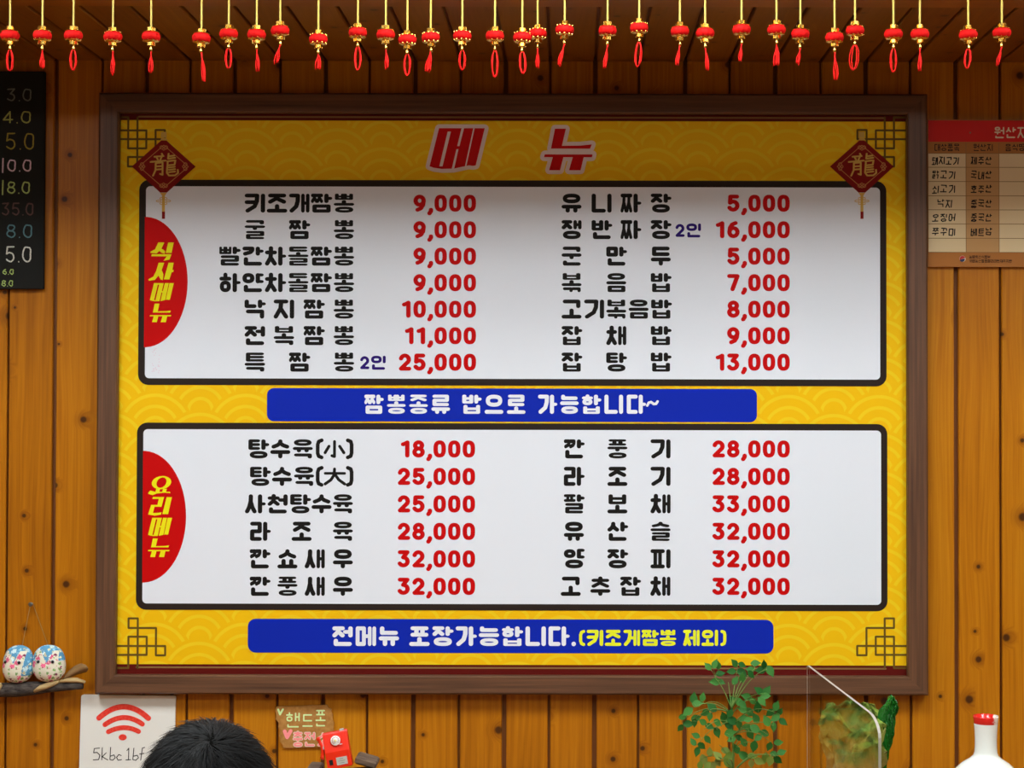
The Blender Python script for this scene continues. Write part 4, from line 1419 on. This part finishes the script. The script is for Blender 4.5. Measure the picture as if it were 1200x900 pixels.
# ------------------------------------------------------------------ clear acrylic partition
pf, pn_ = at(946, 777, -.40), at(1031, 846, -1.02)
zt = (pf.z + pn_.z) / 2
dirv = Vector((pn_.x - pf.x, pn_.y - pf.y, 0)); Lp = dirv.length; dirv.normalize()
nrm = Vector((-dirv.y, dirv.x, 0))
M_ac = bpy.data.materials.new('clear acrylic'); M_ac.use_nodes = True
nt = M_ac.node_tree
for nd in list(nt.nodes): nt.nodes.remove(nd)
out = nt.nodes.new('ShaderNodeOutputMaterial'); mx_ = nt.nodes.new('ShaderNodeMixShader'); tr = nt.nodes.new('ShaderNodeBsdfTransparent'); gl = nt.nodes.new('ShaderNodeBsdfGlossy')
lw = nt.nodes.new('ShaderNodeLayerWeight'); lw.inputs[0].default_value = .5
pw = nt.nodes.new('ShaderNodeMath'); pw.operation = 'POWER'; pw.inputs[1].default_value = 5.0
ml = nt.nodes.new('ShaderNodeMath'); ml.operation = 'MULTIPLY_ADD'; ml.inputs[1].default_value = .72; ml.inputs[2].default_value = .05
nt.links.new(lw.outputs['Facing'], pw.inputs[0]); nt.links.new(pw.outputs[0], ml.inputs[0]); nt.links.new(ml.outputs[0], mx_.inputs[0])
tr.inputs[0].default_value = (.95, .95, .93, 1); gl.inputs['Roughness'].default_value = .06
nt.links.new(tr.outputs[0], mx_.inputs[1]); nt.links.new(gl.outputs[0], mx_.inputs[2]); nt.links.new(mx_.outputs[0], out.inputs[0])
M_edge = mat('acrylic edge light tint', (196, 190, 178), .3, 0, .5, Transmission_Weight=.35)  # whitish colour stands in for light collected in the clear edges
olp = [(0, ZT + .0005), (Lp, ZT + .0005)]
for i in range(7):
    a = math.radians(90 * i / 6)
    olp.append((Lp - .075 + .075 * math.cos(a), zt - .03 + .03 * math.sin(a)))
olp += [(.012, zt), (0, zt - .006)]
hw = .0024
g = G()
n = len(olp)
for sg in (-1, 1):
    vs = [pf.xy.to_3d() + dirv * u + nrm * hw * sg + Vector((0, 0, z_)) for u, z_ in olp]
    g.add(vs, [tuple(range(n))])
par = empty('acrylic_partition', (pf.x + dirv.x * Lp / 2, pf.y + dirv.y * Lp / 2, ZT), 'clear acrylic partition standing on the counter before a green cabbage ornament', 'partition')
g.build('acrylic_sheet', M_ac, par, fixn=False)
g = G()
ring_ = olp[1:]
for i in range(len(ring_) - 1):
    (u0, z0), (u1, z1) = ring_[i], ring_[i + 1]
    b0 = pf.xy.to_3d()
    P = [b0 + dirv * u0 + nrm * hw * -1 + Vector((0, 0, z0)), b0 + dirv * u0 + nrm * hw + Vector((0, 0, z0)), b0 + dirv * u1 + nrm * hw + Vector((0, 0, z1)), b0 + dirv * u1 - nrm * hw + Vector((0, 0, z1))]
    g.add(P, [(0, 1, 2, 3)])
g.build('polished_edge', M_edge, par, fixn=False)
G().tube([pf.xy.to_3d() + Vector((0, 0, ZT + .001)), pf.xy.to_3d() + Vector((0, 0, zt - .007)), pf.xy.to_3d() + dirv * .01 + Vector((0, 0, zt - .0005))], .0006, 5).build('far_edge', M_edge, par)

# ------------------------------------------------------------------ cabbage ornament
YK = -.26
kk_ = S(YK)
M_cab = mat('green glazed cabbage', (60, 150, 44), .16)
t = NT(M_cab)
co, x, y, z = t.coords('Generated')
nz = t.noise(co, 9., 3)
t.color(t.ramp(t.math('ADD', z, t.math('MULTIPLY_ADD', nz, .3, -.15)), [(.15, (244, 232, 184)), (.6, (214, 206, 108)), (.95, (150, 180, 68))]))
t.bump(t.noise(co, 34., 3), .9, .008)
M_cab2 = mat('deep green glazed leaf', (26, 138, 34), .14)
t = NT(M_cab2)
co, x, y, z = t.coords('Generated')
t.bump(t.noise(co, 16., 2), 1.0, .02)
cb_ = at(1000, 905, YK)
cab = empty('cabbage_ornament', (cb_.x, YK, ZT), 'glossy green cabbage ornament with crinkled leaves on the counter', 'ornament')
random.seed(11)
G().lathe([(.03, ZT + .0005), (.05, ZT + .012), (.058, ZT + .05), (.052, ZT + .09), (.03, ZT + .13), (.008, ZT + .15)], (cb_.x, YK, 0), 24, rf=lambda th, k_: 1 + .05 * math.sin(th * 7)).build('cabbage_heart', mat('pale cabbage glaze', (206, 204, 140), .2), cab, True)


def cleaf(th, h, lean, wmax, seed, base_r=.045, x0=0, narrow=1.0, lx=0.0):
    N, Mm = 18, 15
    vs, fs = [], []
    e = Vector((math.cos(th), math.sin(th), 0)); s_ = Vector((-math.sin(th), math.cos(th), 0))
    for i in range(N + 1):
        u = i / N
        wd = wmax * (.35 + .75 * math.sin(min(1, u * 1.15) * PI * .62) ** 1.2) * (1 if u < .8 else math.sqrt(max(.03, 1 - ((u - .8) / .2) ** 2)))
        for j in range(Mm + 1):
            v = j / Mm * 2 - 1
            ruff = (abs(v) ** 2 * .010 + .004) * u * math.sin(v * 14 + u * 19 + seed)
            r = base_r + lean * u ** 2 - .018 * v * v * (1 - .5 * u) + ruff
            p = Vector((cb_.x + x0 + lx * u, YK, ZT + .006)) + e * r + s_ * wd * v * narrow + Vector((0, 0, h * u + .006 * math.sin(v * 11 + seed) * u * abs(v)))
            nn = noise.noise(p * 60 + Vector((seed, 0, 0))) * .004 * u
            vs.append(p + e * nn)
    for i in range(N):
        for j in range(Mm): fs.append((i * (Mm + 1) + j, i * (Mm + 1) + j + 1, (i + 1) * (Mm + 1) + j + 1, (i + 1) * (Mm + 1) + j))
    o = G().add(vs, fs).build('cabbage_leaf', M_cab, cab, True)
    md = o.modifiers.new('thickness', 'SOLIDIFY'); md.thickness = .003; md.offset = 0
    return o


ztop_k = at(995, 830, YK).z - ZT
for th, hf, ln in ((-PI / 2, .80, .020), (-PI / 2 + .9, .86, .018), (-PI / 2 - .9, .95, .022), (0.35, .9, .012), (PI - .3, .86, .020), (PI / 2, 1.0, .004), (PI / 2 + .9, .98, .012), (PI / 2 - .9, .98, .01), (-PI / 2 + .4, .68, .03)):
    cleaf(th, ztop_k * hf, ln, .042, random.random() * 9)
zt2 = at(1047, 819, YK).z - ZT
o = cleaf(-PI / 2 + .3, zt2, .012, .024, 2.2, .012, .044, .72, .028)
o.data.materials[0] = M_cab2

# ------------------------------------------------------------------ potted plant
YG = -.40
C7 = lambda a, b: (780 + a / 6.67, 765 + b / 6.67)
LEAVES = [(330, 105), (385, 85), (412, 97), (430, 160), (385, 225), (435, 228), (540, 80), (512, 145), (600, 95), (705, 80), (770, 90), (660, 130), (740, 135), (820, 145), (600, 155), (545, 215), (600, 195), (670, 170),
          (730, 295), (790, 300), (785, 335), (630, 340), (680, 375), (755, 380), (720, 425), (650, 455), (865, 415), (895, 460), (815, 470), (855, 510), (920, 540), (790, 530), (845, 580), (705, 510), (605, 405), (570, 380), (525, 385), (600, 445),
          (220, 352), (290, 345), (250, 395), (360, 425), (170, 460), (135, 500), (305, 470), (345, 500), (240, 510), (180, 555), (290, 540), (225, 550), (115, 590), (345, 575), (410, 548), (235, 645), (215, 695), (330, 680), (285, 730), (245, 775), (405, 625),
          (455, 495), (505, 470), (465, 525), (530, 535), (495, 565), (605, 515), (650, 520), (630, 580), (575, 565), (505, 625), (515, 675), (570, 660), (610, 695), (665, 640), (720, 665), (705, 595), (770, 625), (690, 735), (555, 750), (605, 800), (810, 735), (885, 700), (850, 790), (910, 775), (880, 840)]
YEL = [(345, 775), (405, 800), (475, 765), (495, 810), (490, 865), (300, 840), (270, 885), (325, 890), (410, 862), (375, 890), (680, 805), (735, 850), (780, 825), (815, 850), (670, 870)]
random.seed(5)
BR = [((515, 440), [(390, 200), (490, 230), (590, 220), (560, 130), (700, 120), (790, 130)]), ((515, 480), [(300, 400), (200, 440), (130, 540), (220, 520), (350, 480)]), ((520, 560), [(300, 600), (250, 720), (400, 600), (440, 520)]),
      ((520, 480), [(700, 370), (780, 320), (620, 400)]), ((525, 560), [(800, 450), (880, 480), (740, 520), (650, 540)]), ((530, 640), [(720, 620), (840, 570), (860, 740), (800, 640)]),
      ((530, 760), [(500, 640), (600, 660), (690, 710), (580, 740)]), ((530, 900), [(420, 720), (380, 860), (500, 830), (300, 820)]), ((540, 920), [(700, 830), (780, 800), (860, 810)])]
M_leaf = mat('green leaf', (58, 124, 52), .6, 0, .2)
M_leaf2 = mat('yellow green leaf', (138, 158, 72), .6, 0, .2)
for m_, ca_, cb2 in ((M_leaf, (24, 84, 26), (66, 126, 50)), (M_leaf2, (104, 134, 44), (156, 168, 84))):
    t = NT(m_)
    oi = t.n('ShaderNodeObjectInfo')
    t.color(t.mix(oi.outputs['Random'], lin(ca_), lin(cb2)))
M_stem = mat('green stem', (96, 130, 50), .6)
pb = at(*C7(525, 900), YG)
plant = empty('potted_plant', (pb.x, YG, ZT), 'leafy green plant with small pointed leaves in a pot on the counter', 'plant')
M_pot = mat('brown glazed pot', (112, 64, 40), .3)
G().lathe([(.04, ZT + .0005), (.05, ZT + .006), (.062, ZT + .07), (.066, ZT + .074), (.066, ZT + .082), (.058, ZT + .082), (.056, ZT + .074), (.003, ZT + .072)], (pb.x, YG, 0), 32).build('pot', M_pot, plant, True)
zsoil = ZT + .075
nodes_ = []


def bez(a, b, c, n=8): return [a * (1 - u) ** 2 + b * 2 * u * (1 - u) + c * u * u for u in [i / n for i in range(n + 1)]]


main = [Vector((pb.x, YG, zsoil - .01))] + [at(*C7(a, b), YG + .004 * i) for i, (a, b) in enumerate(((530, 800), (525, 640), (518, 500), (512, 420), (500, 330)))]
G().tube(main, [.0026, .0024, .0021, .0018, .0015, .001], 6).build('stem', M_stem, plant, True)
for (root_, tips) in BR:
    dep = 0
    for tp in tips:
        dep = random.uniform(-.07, .055)
        a = at(*C7(*root_), YG)
        if a.z < zsoil: a.z = zsoil
        c2 = at(*C7(*tp), YG + dep)
        mid = (a + c2) / 2 + Vector((0, 0, abs(c2.x - a.x) * .35 + .004))
        pts_ = bez(a, mid, c2)
        nodes_ += pts_[3:]
        G().tube(pts_, [.0012 - .0006 * i / 8 for i in range(9)], 5).build('stem', M_stem, plant, True)


def leafmesh(name, m):
    g = G()
    prof_ = [(0, 0), (.12, .18), (.3, .30), (.5, .31), (.68, .22), (.84, .09), (1, 0)]
    vs, fs = [], []
    for u, h in prof_:
        droop = -.16 * u * u
        vs += [(u, -h, .10 * h + droop), (u, 0, droop - .03), (u, h, .10 * h + droop)]
    for i in range(len(prof_) - 1):
        fs += [(i * 3, i * 3 + 3, i * 3 + 4, i * 3 + 1), (i * 3 + 1, i * 3 + 4, i * 3 + 5, i * 3 + 2)]
    return g.add(vs, fs).mesh(name, m, smooth=True)


LM = [leafmesh('leaf', M_leaf), leafmesh('leaf', M_leaf2)]
pet = []
for i, (a, b) in enumerate(LEAVES + YEL):
    yel = i >= len(LEAVES)
    px_, py_ = C7(a, b)
    near = min(nodes_, key=lambda q: (at(px_, py_, q.y) - q).length)
    cpos = at(px_, py_, near.y + random.uniform(-.012, .012))
    dv = cpos - near
    dv.y = 0
    if dv.length < .004: dv = Vector((random.uniform(-1, 1), 0, random.uniform(-.5, 1)))
    dv.normalize()
    ang = math.atan2(dv.z, dv.x) + random.uniform(-.45, .45)
    if random.random() < .45: ang = ang * .6 - PI / 2 * .4 if dv.x > 0 else ang
    # leaf axis X along (cos, sin) in the xz plane; its normal tips towards the room and up
    ax = Vector((math.cos(ang), random.uniform(-.45, .2), math.sin(ang))).normalized()
    nn = Vector((random.uniform(-.35, .35), -1, random.uniform(.1, .75))).normalized()
    ay = nn.cross(ax).normalized(); nn = ax.cross(ay)
    size = random.uniform(11.0, 16.0) * S(YG)
    Mx = Matrix((ax, ay, nn)).transposed()
    o = link('leaf', LM[1 if yel else 0], cpos - ax * size * .5, plant)
    o.rotation_euler = Mx.to_euler()
    o.scale = (size, size, size)
    b0 = cpos - ax * size * .48
    g = G().tube([near, (near + b0) / 2 + Vector((0, 0, .002)), b0], .0005, 4)
    pet.append(g)
g = G()
for q in pet: g.add(q.v, q.f)
tag(g.build('leaf_stalks', M_stem, plant), kind='stuff')

# ------------------------------------------------------------------ lanterns
YL = -.745
kl = S(YL)
M_lred = mat('red flocked lantern', (206, 5, 2), .75, 0, .2)
M_gold = mat('polished gold plastic', (244, 196, 96), .22, 1.0)
M_cord = mat('gold cord', (214, 190, 88), .6)
M_tas = mat('red tassel silk', (228, 18, 10), .6, 0, .2)
LAN = [(11.7, 41.7, 84), (49.7, 41.7, 82), (86, 41.7, 83), (132.3, 43, 90), (177, 43, 87), (236, 44.7, 98), (268, 40, 81), (300.7, 40.7, 85), (328.3, 36, 77), (373, 46, 84),
       (419.3, 38.3, 83), (452, 40.7, 83), (477.3, 46.7, 89), (504.7, 44, 87), (541.7, 42.3, 83), (580, 42.3, 91), (612, 44, 87), (630, 39.7, 82), (661.7, 35, 80), (712, 36, 82), (749, 32.7, 79), (796.7, 36.7, 78),
       (826.3, 39, 84), (869, 34.7, 73), (910, 35, 79), (938, 40, 78), (978, 44, 95), (1002, 36, 83), (1047, 40, 85), (1078, 40, 85), (1134.7, 40.7, 81), (1174, 38.3, 79)]
SHAPE = 'olosl' 'soslf' 'osofo' 'oosss' 'osssf' 'slxos' 'os'
LEAN = [0, 0, 0, 0, 0, 2, 0, 1, -3, 0, 0, 1, 0, -2, 0, 0, 1, 0, -4, -2, -2, -2, 2, -1, 0, -2, 1, -2, 0, 0, -2, -3]
ZROD = ZS + .16
rod = G().tube([(XL + .02, YL, ZROD), (XR - .02, YL, ZROD)], .006, 10).build('hanging_rod', mat('bamboo rod', (170, 130, 70), .6), smooth=True)
tag(rod, 'thin bamboo rod along the beam carrying the row of lantern cords', 'rod')
# shared lantern meshes, in metres around the lantern's middle
u_ = kl


def lm(g, name, m, smooth=False):
    me = g.mesh(name, m, smooth=smooth)
    bm = bmesh.new(); bm.from_mesh(me); bmesh.ops.recalc_face_normals(bm, faces=bm.faces); bm.to_mesh(me); bm.free()
    return me


bodyp = [(3.6, -6.2), (7.4, -5.6), (10.0, -3.6), (11.0, -.6), (10.6, 2.2), (8.6, 4.8), (5.6, 6.3), (3.2, 6.7)]
me_body = lm(G().lathe([(r * u_, z_ * u_) for r, z_ in bodyp], n=48, rf=lambda th, k_: 1 - .075 * abs(math.sin(th * 5)) ** .5 * -1 - .07), 'lantern_body', M_lred, True)


def capmesh(sg):
    g = G()
    # scalloped filigree skirt
    pr_ = [(5.0, 6.9), (7.4, 6.2), (8.9, 5.2)]
    g.lathe([(r * u_, sg * z_ * u_) for r, z_ in pr_], n=40, rf=lambda th, k_: 1 + (.09 * math.sin(th * 10) if k_ == 2 else 0), caps=False)
    g.lathe([(3.6 * u_, sg * 6.4 * u_), (3.6 * u_, sg * 8.2 * u_), (1.0 * u_, sg * 8.4 * u_)], n=20, caps=False)
    for i in range(6):
        M_ = Matrix.Rotation(2 * PI * i / 6 + .3, 4, 'Z')
        lo, hi = (3.6 * u_, -1.8 * u_, 6.8 * u_), (4.6 * u_, 1.8 * u_, 10.6 * u_)
        if sg < 0: lo, hi = (lo[0], lo[1], -hi[2]), (hi[0], hi[1], -7.0 * u_)
        g.box(lo, hi, M_)
    for i in range(10):
        a = 2 * PI * i / 10
        g.ball((9.4 * u_ * math.cos(a), 9.4 * u_ * math.sin(a), sg * 4.9 * u_), .75 * u_, 6, 4)
    return g


me_top = lm(capmesh(1), 'lantern_cap', M_gold)
me_bot = lm(capmesh(-1), 'lantern_cap', M_gold)
g = G().lathe([(.8 * u_, -9 * u_), (1.5 * u_, -11.5 * u_), (.9 * u_, -12.8 * u_), (1.7 * u_, -14.2 * u_), (1.9 * u_, -16 * u_), (1.0 * u_, -17.4 * u_)], n=10)
me_bead = lm(g, 'lantern_bead', M_gold, True)
random.seed(21)
ME_B = {}
for i, (px_, py_, tb) in enumerate(LAN):
    c_ = at(px_, py_, YL + (.026 if px_ == 630 else 0))
    L_ = empty('paper_lantern', c_, 'small red and gold hanging lantern with a ' + {'o': 'looped', 'x': 'crossed loop', 's': 'straight', 'l': 'long thin', 'f': 'fanned out'}[SHAPE[i]] + ' red tassel', 'lantern', 'row of little red lanterns')
    rz = random.uniform(0, PI)
    for nm, me in (('lantern_body', me_body), ('lantern_cap', me_top), ('lantern_cap', me_bot), ('lantern_bead', me_bead)):
        o = link(nm, me, c_, L_)
        o.rotation_euler = (random.uniform(-.03, .03), LEAN[i] * .02, rz)
    G().tube([c_ + Vector((0, 0, 8 * u_)), Vector((c_.x, YL, ZROD - .004))], 1.15 * u_, 6).build('cord', M_cord, L_)
    # tassel of thin strands
    ln_ = (tb - py_ - 17.2)
    sh, lean = SHAPE[i], LEAN[i]
    strands = []
    if sh in 'ox':
        wds = [3.9, 2.5, -3.0, 3.3] if sh == 'o' else [6, 3]
        for w_ in (wds if i % 2 else wds[:3]):
            dep = random.uniform(-1.5, 1.5)
            strands.append([(w_ * math.sin(u * PI * 2) * (1 if sh == 'o' else .9) + lean * (1 - math.cos(u * 2 * PI)) / 2 + random.uniform(-.3, .3), dep * math.sin(u * PI), -ln_ * (1 - math.cos(u * 2 * PI)) / 2 * random.uniform(.97, 1.03)) for u in [q / 18 for q in range(19)]])
    else:
        nst = {'s': 5, 'l': 4, 'f': 6}[sh]
        for q in range(nst):
            sp = (q / (nst - 1) - .5) * {'s': 3.4, 'l': 4.5, 'f': 6.5}[sh]
            e_ = random.uniform(.86, 1.0)
            strands.append([(sp * math.sin(u * 1.7) + lean * 1.6 * math.sin(u * 1.3) + .5 * math.sin(u * 7 + q), random.uniform(-.6, .6) + math.sin(q * 2.) * 1.4 * u, -ln_ * e_ * u) for u in [w_ / 9 for w_ in range(10)]])
    g = G()
    for st in strands:
        g.tube([c_ + Vector((a * u_, b * u_, (-16.6 + z_) * u_)) for a, b, z_ in st], .66 * u_, 5)
    g.build('tassel', M_tas, L_, True)

# ------------------------------------------------------------------ person seen from behind, seated at the counter
YH = -1.80
hx = at(236.5, 850, YH).x
ztop_h = at(239, 851, YH).z
M_skin = mat('skin', (206, 152, 120), .55, 0, .3, Subsurface_Weight=.08)
M_shirt = mat('dark grey shirt', (52, 54, 60), .9, 0, .1)
M_pants = mat('black trousers', (32, 32, 36), .9, 0, .1)
V, E, RAD = [], [], []


def J(p, r, link_=None):
    V.append((hx + p[0], YH + p[1], p[2])); RAD.append(r)
    if link_ is not None: E.append((link_, len(V) - 1))
    return len(V) - 1


pel = J((0, -.06, .54), (.15, .11))
waist = J((0, -.05, .68), (.135, .10), pel)
chest = J((0, -.02, .84), (.155, .105), waist)
upc = J((0, .0, .94), (.12, .085), chest)
neck = J((0, .02, 1.00), (.055, .055), upc)
hb = J((0, .035, 1.07), (.055, .06), neck)
for sg in (-1, 1):
    sh_ = J((sg * .17, -.0, .92), (.062, .062), upc)
    el = J((sg * .24, .12, .70), (.046, .046), sh_)
    wr = J((sg * .15, .33, .60), (.030, .030), el)
    pm_ = J((sg * .12, .40, .585), (.036, .020), wr)
    for f4, (ox_, ln) in enumerate(((-.027, .072), (-.009, .082), (.009, .076), (.027, .062))):
        k1 = J((sg * .12 + ox_, .40 + ln * .55, .588), (.009, .009), pm_)
        k2 = J((sg * .12 + ox_, .40 + ln, .578), (.0085, .0085), k1)
        J((sg * .12 + ox_, .40 + ln * 1.25, .565), (.007, .007), k2)
    th1 = J((sg * .12 - sg * .042, .39, .588), (.010, .010), pm_)
    J((sg * .12 - sg * .052, .425, .580), (.008, .008), th1)
    hipj = J((sg * .10, .02, .52), (.095, .09), pel)
    kn = J((sg * .13, .42, .50), (.066, .066), hipj)
    an = J((sg * .13, .44, .10), (.042, .042), kn)
    J((sg * .14, .58, .035), (.034, .032), an)
me = bpy.data.meshes.new('person_body')
me.from_pydata(V, E, [])
tmp = bpy.data.objects.new('person_body', me)
COL.objects.link(tmp)
md = tmp.modifiers.new('skin', 'SKIN'); md.use_smooth_shade = True
for i, r in enumerate(RAD):
    sv = me.skin_vertices[0].data[i]
    sv.radius = r; sv.use_root = (i == pel)
sb = tmp.modifiers.new('sub', 'SUBSURF'); sb.levels = 2; sb.render_levels = 2
bpy.context.view_layer.update()
ev = tmp.evaluated_get(bpy.context.evaluated_depsgraph_get())
bme = bpy.data.meshes.new_from_object(ev)
bpy.data.objects.remove(tmp)
g = G()
vsb = [v.co.copy() for v in bme.vertices]
for p in bme.polygons:
    c_ = p.center
    dx_ = abs(c_.x - hx)
    hand = c_.y > YH + .30 and .54 < c_.z < .64 and dx_ < .21 and c_.z > .555
    if c_.z > 1.0: mi = 0
    elif c_.z < .60 and not (c_.y > YH + .36 and c_.z > .556 and c_.y > YH + .33): mi = 2
    else: mi = 1
    if c_.y > YH + .345 and c_.z > .552: mi = 0
    if c_.z < .08: mi = 2
    g.mi.append(mi); g.f.append(tuple(p.vertices))
g.v = vsb
# head joined to the neck: skull with brow, nose, jaw and ears
HZ = ztop_h - .014 - .118
HCN = Vector((hx, YH + .045, HZ))


def headf(p, d):
    x_, y_, z_ = p
    if d.z < 0:
        x_ *= 1 - .30 * d.z * d.z; y_ *= 1 - .12 * d.z * d.z
        if d.y > 0: y_ += .012 * -d.z * d.y
    if d.y > .55:
        fr = (d.y - .55) / .45
        y_ -= .010 * fr
        nose = math.exp(-(d.x / .13) ** 2) * math.exp(-((d.z + .16) / .17) ** 2)
        y_ += .026 * nose
        for ex in (-.36, .36):
            y_ -= .010 * math.exp(-((d.x - ex) / .14) ** 2) * math.exp(-((d.z - .04) / .10) ** 2)
        y_ += .007 * math.exp(-(d.x / .28) ** 2) * math.exp(-((d.z + .46) / .07) ** 2)
        y_ += .010 * math.exp(-(d.x / .2) ** 2) * math.exp(-((d.z + .8) / .12) ** 2)
    return Vector((x_, y_, z_))


g.cur = 0
g.ball(HCN, (.077, .097, .118), 40, 28, headf)
for sg in (-1, 1):
    g.ball(HCN + Vector((sg * .080, -.006, -.012)), (.010, .019, .031), 10, 8)
g.cur = 3
for sg in (-1, 1): g.ball(HCN + Vector((sg * .030, .083, .004)), (.012, .010, .009), 10, 8)
person = empty('person', (hx, YH, 0), 'person with short black hair seen from behind, seated at the counter', 'person')
g.build('person_body', [M_skin, M_shirt, M_pants, mat('eye white', (220, 220, 220), .2)], person, True, fixn=False)
M_hair = mat('black hair', (18, 18, 19), .45, 0, .35)
g = G()
g.ball(HCN + Vector((0, -.006, .004)), (.083, .103, .1245), 40, 28, lambda p, d: (p * (1.0 if (d.z > .12 + .55 * max(0, d.y) or (d.y < -.05 and d.z > -.42)) else .86)))
cap_ = g.build('hair', mat('hair roots', (13, 12, 11), 1.0, 0, .0), person, True)
random.seed(9)
g = G()
whorl = Vector((.14, -.42, .90)).normalized()
cnt = 0
while cnt < 13000:
    d = Vector((random.gauss(0, 1), random.gauss(0, 1), random.gauss(0, 1))).normalized()
    if not (d.z > .15 + .5 * max(0, d.y) or (d.y < -.05 and d.z > -.40)): continue
    if d.z < .1 and random.random() < .4: continue
    cnt += 1
    c_ = HCN + Vector((0, -.006, .004))
    p = c_ + Vector((d.x * .0825, d.y * .1025, d.z * .124))
    flow = d - whorl * d.dot(whorl)
    away = (flow - d * flow.dot(d))
    if away.length < 1e-4: continue
    away.normalize()
    sw = d.cross(away)
    dw = (d - whorl).length
    away = (away + sw * .55 * math.exp(-dw * 2.2) + Vector((random.gauss(0, .16), random.gauss(0, .16), random.gauss(0, .1)))).normalized()
    L_ = random.uniform(.026, .042)
    lift = random.uniform(.01, .11)
    p1 = p + away * L_ * .5 + d * L_ * lift * .55
    p2 = p + away * L_ + d * L_ * lift * .5 + Vector((0, 0, -.006))
    sd = d.cross(away).normalized() * .0005
    up_ = d * .0005
    vs = [p - sd, p + sd, p + up_, p1 - sd, p1 + sd, p1 + up_, p2]
    g.add(vs, [(0, 1, 4, 3), (1, 2, 5, 4), (2, 0, 3, 5), (3, 4, 6), (4, 5, 6), (5, 3, 6)])
tag(g.build('hair_strands', M_hair, person, fixn=False), kind='stuff')
stl = empty('stool', (hx, YH - .04, 0), 'round padded stool under the seated person', 'stool')
G().lathe([(.15, .36), (.175, .365), (.18, .38), (.175, .40), (.15, .408)], (hx, YH - .04, 0), 32).build('seat', mat('brown vinyl seat', (90, 54, 38), .4), stl, True)
for i in range(4):
    a = PI / 4 + PI / 2 * i
    G().tube([(hx + .12 * math.cos(a), YH - .04 + .12 * math.sin(a), .361), (hx + .17 * math.cos(a), YH - .04 + .17 * math.sin(a), 0)], .012, 8).build('leg', mat('steel leg', (150, 150, 150), .35, .9), stl, True)
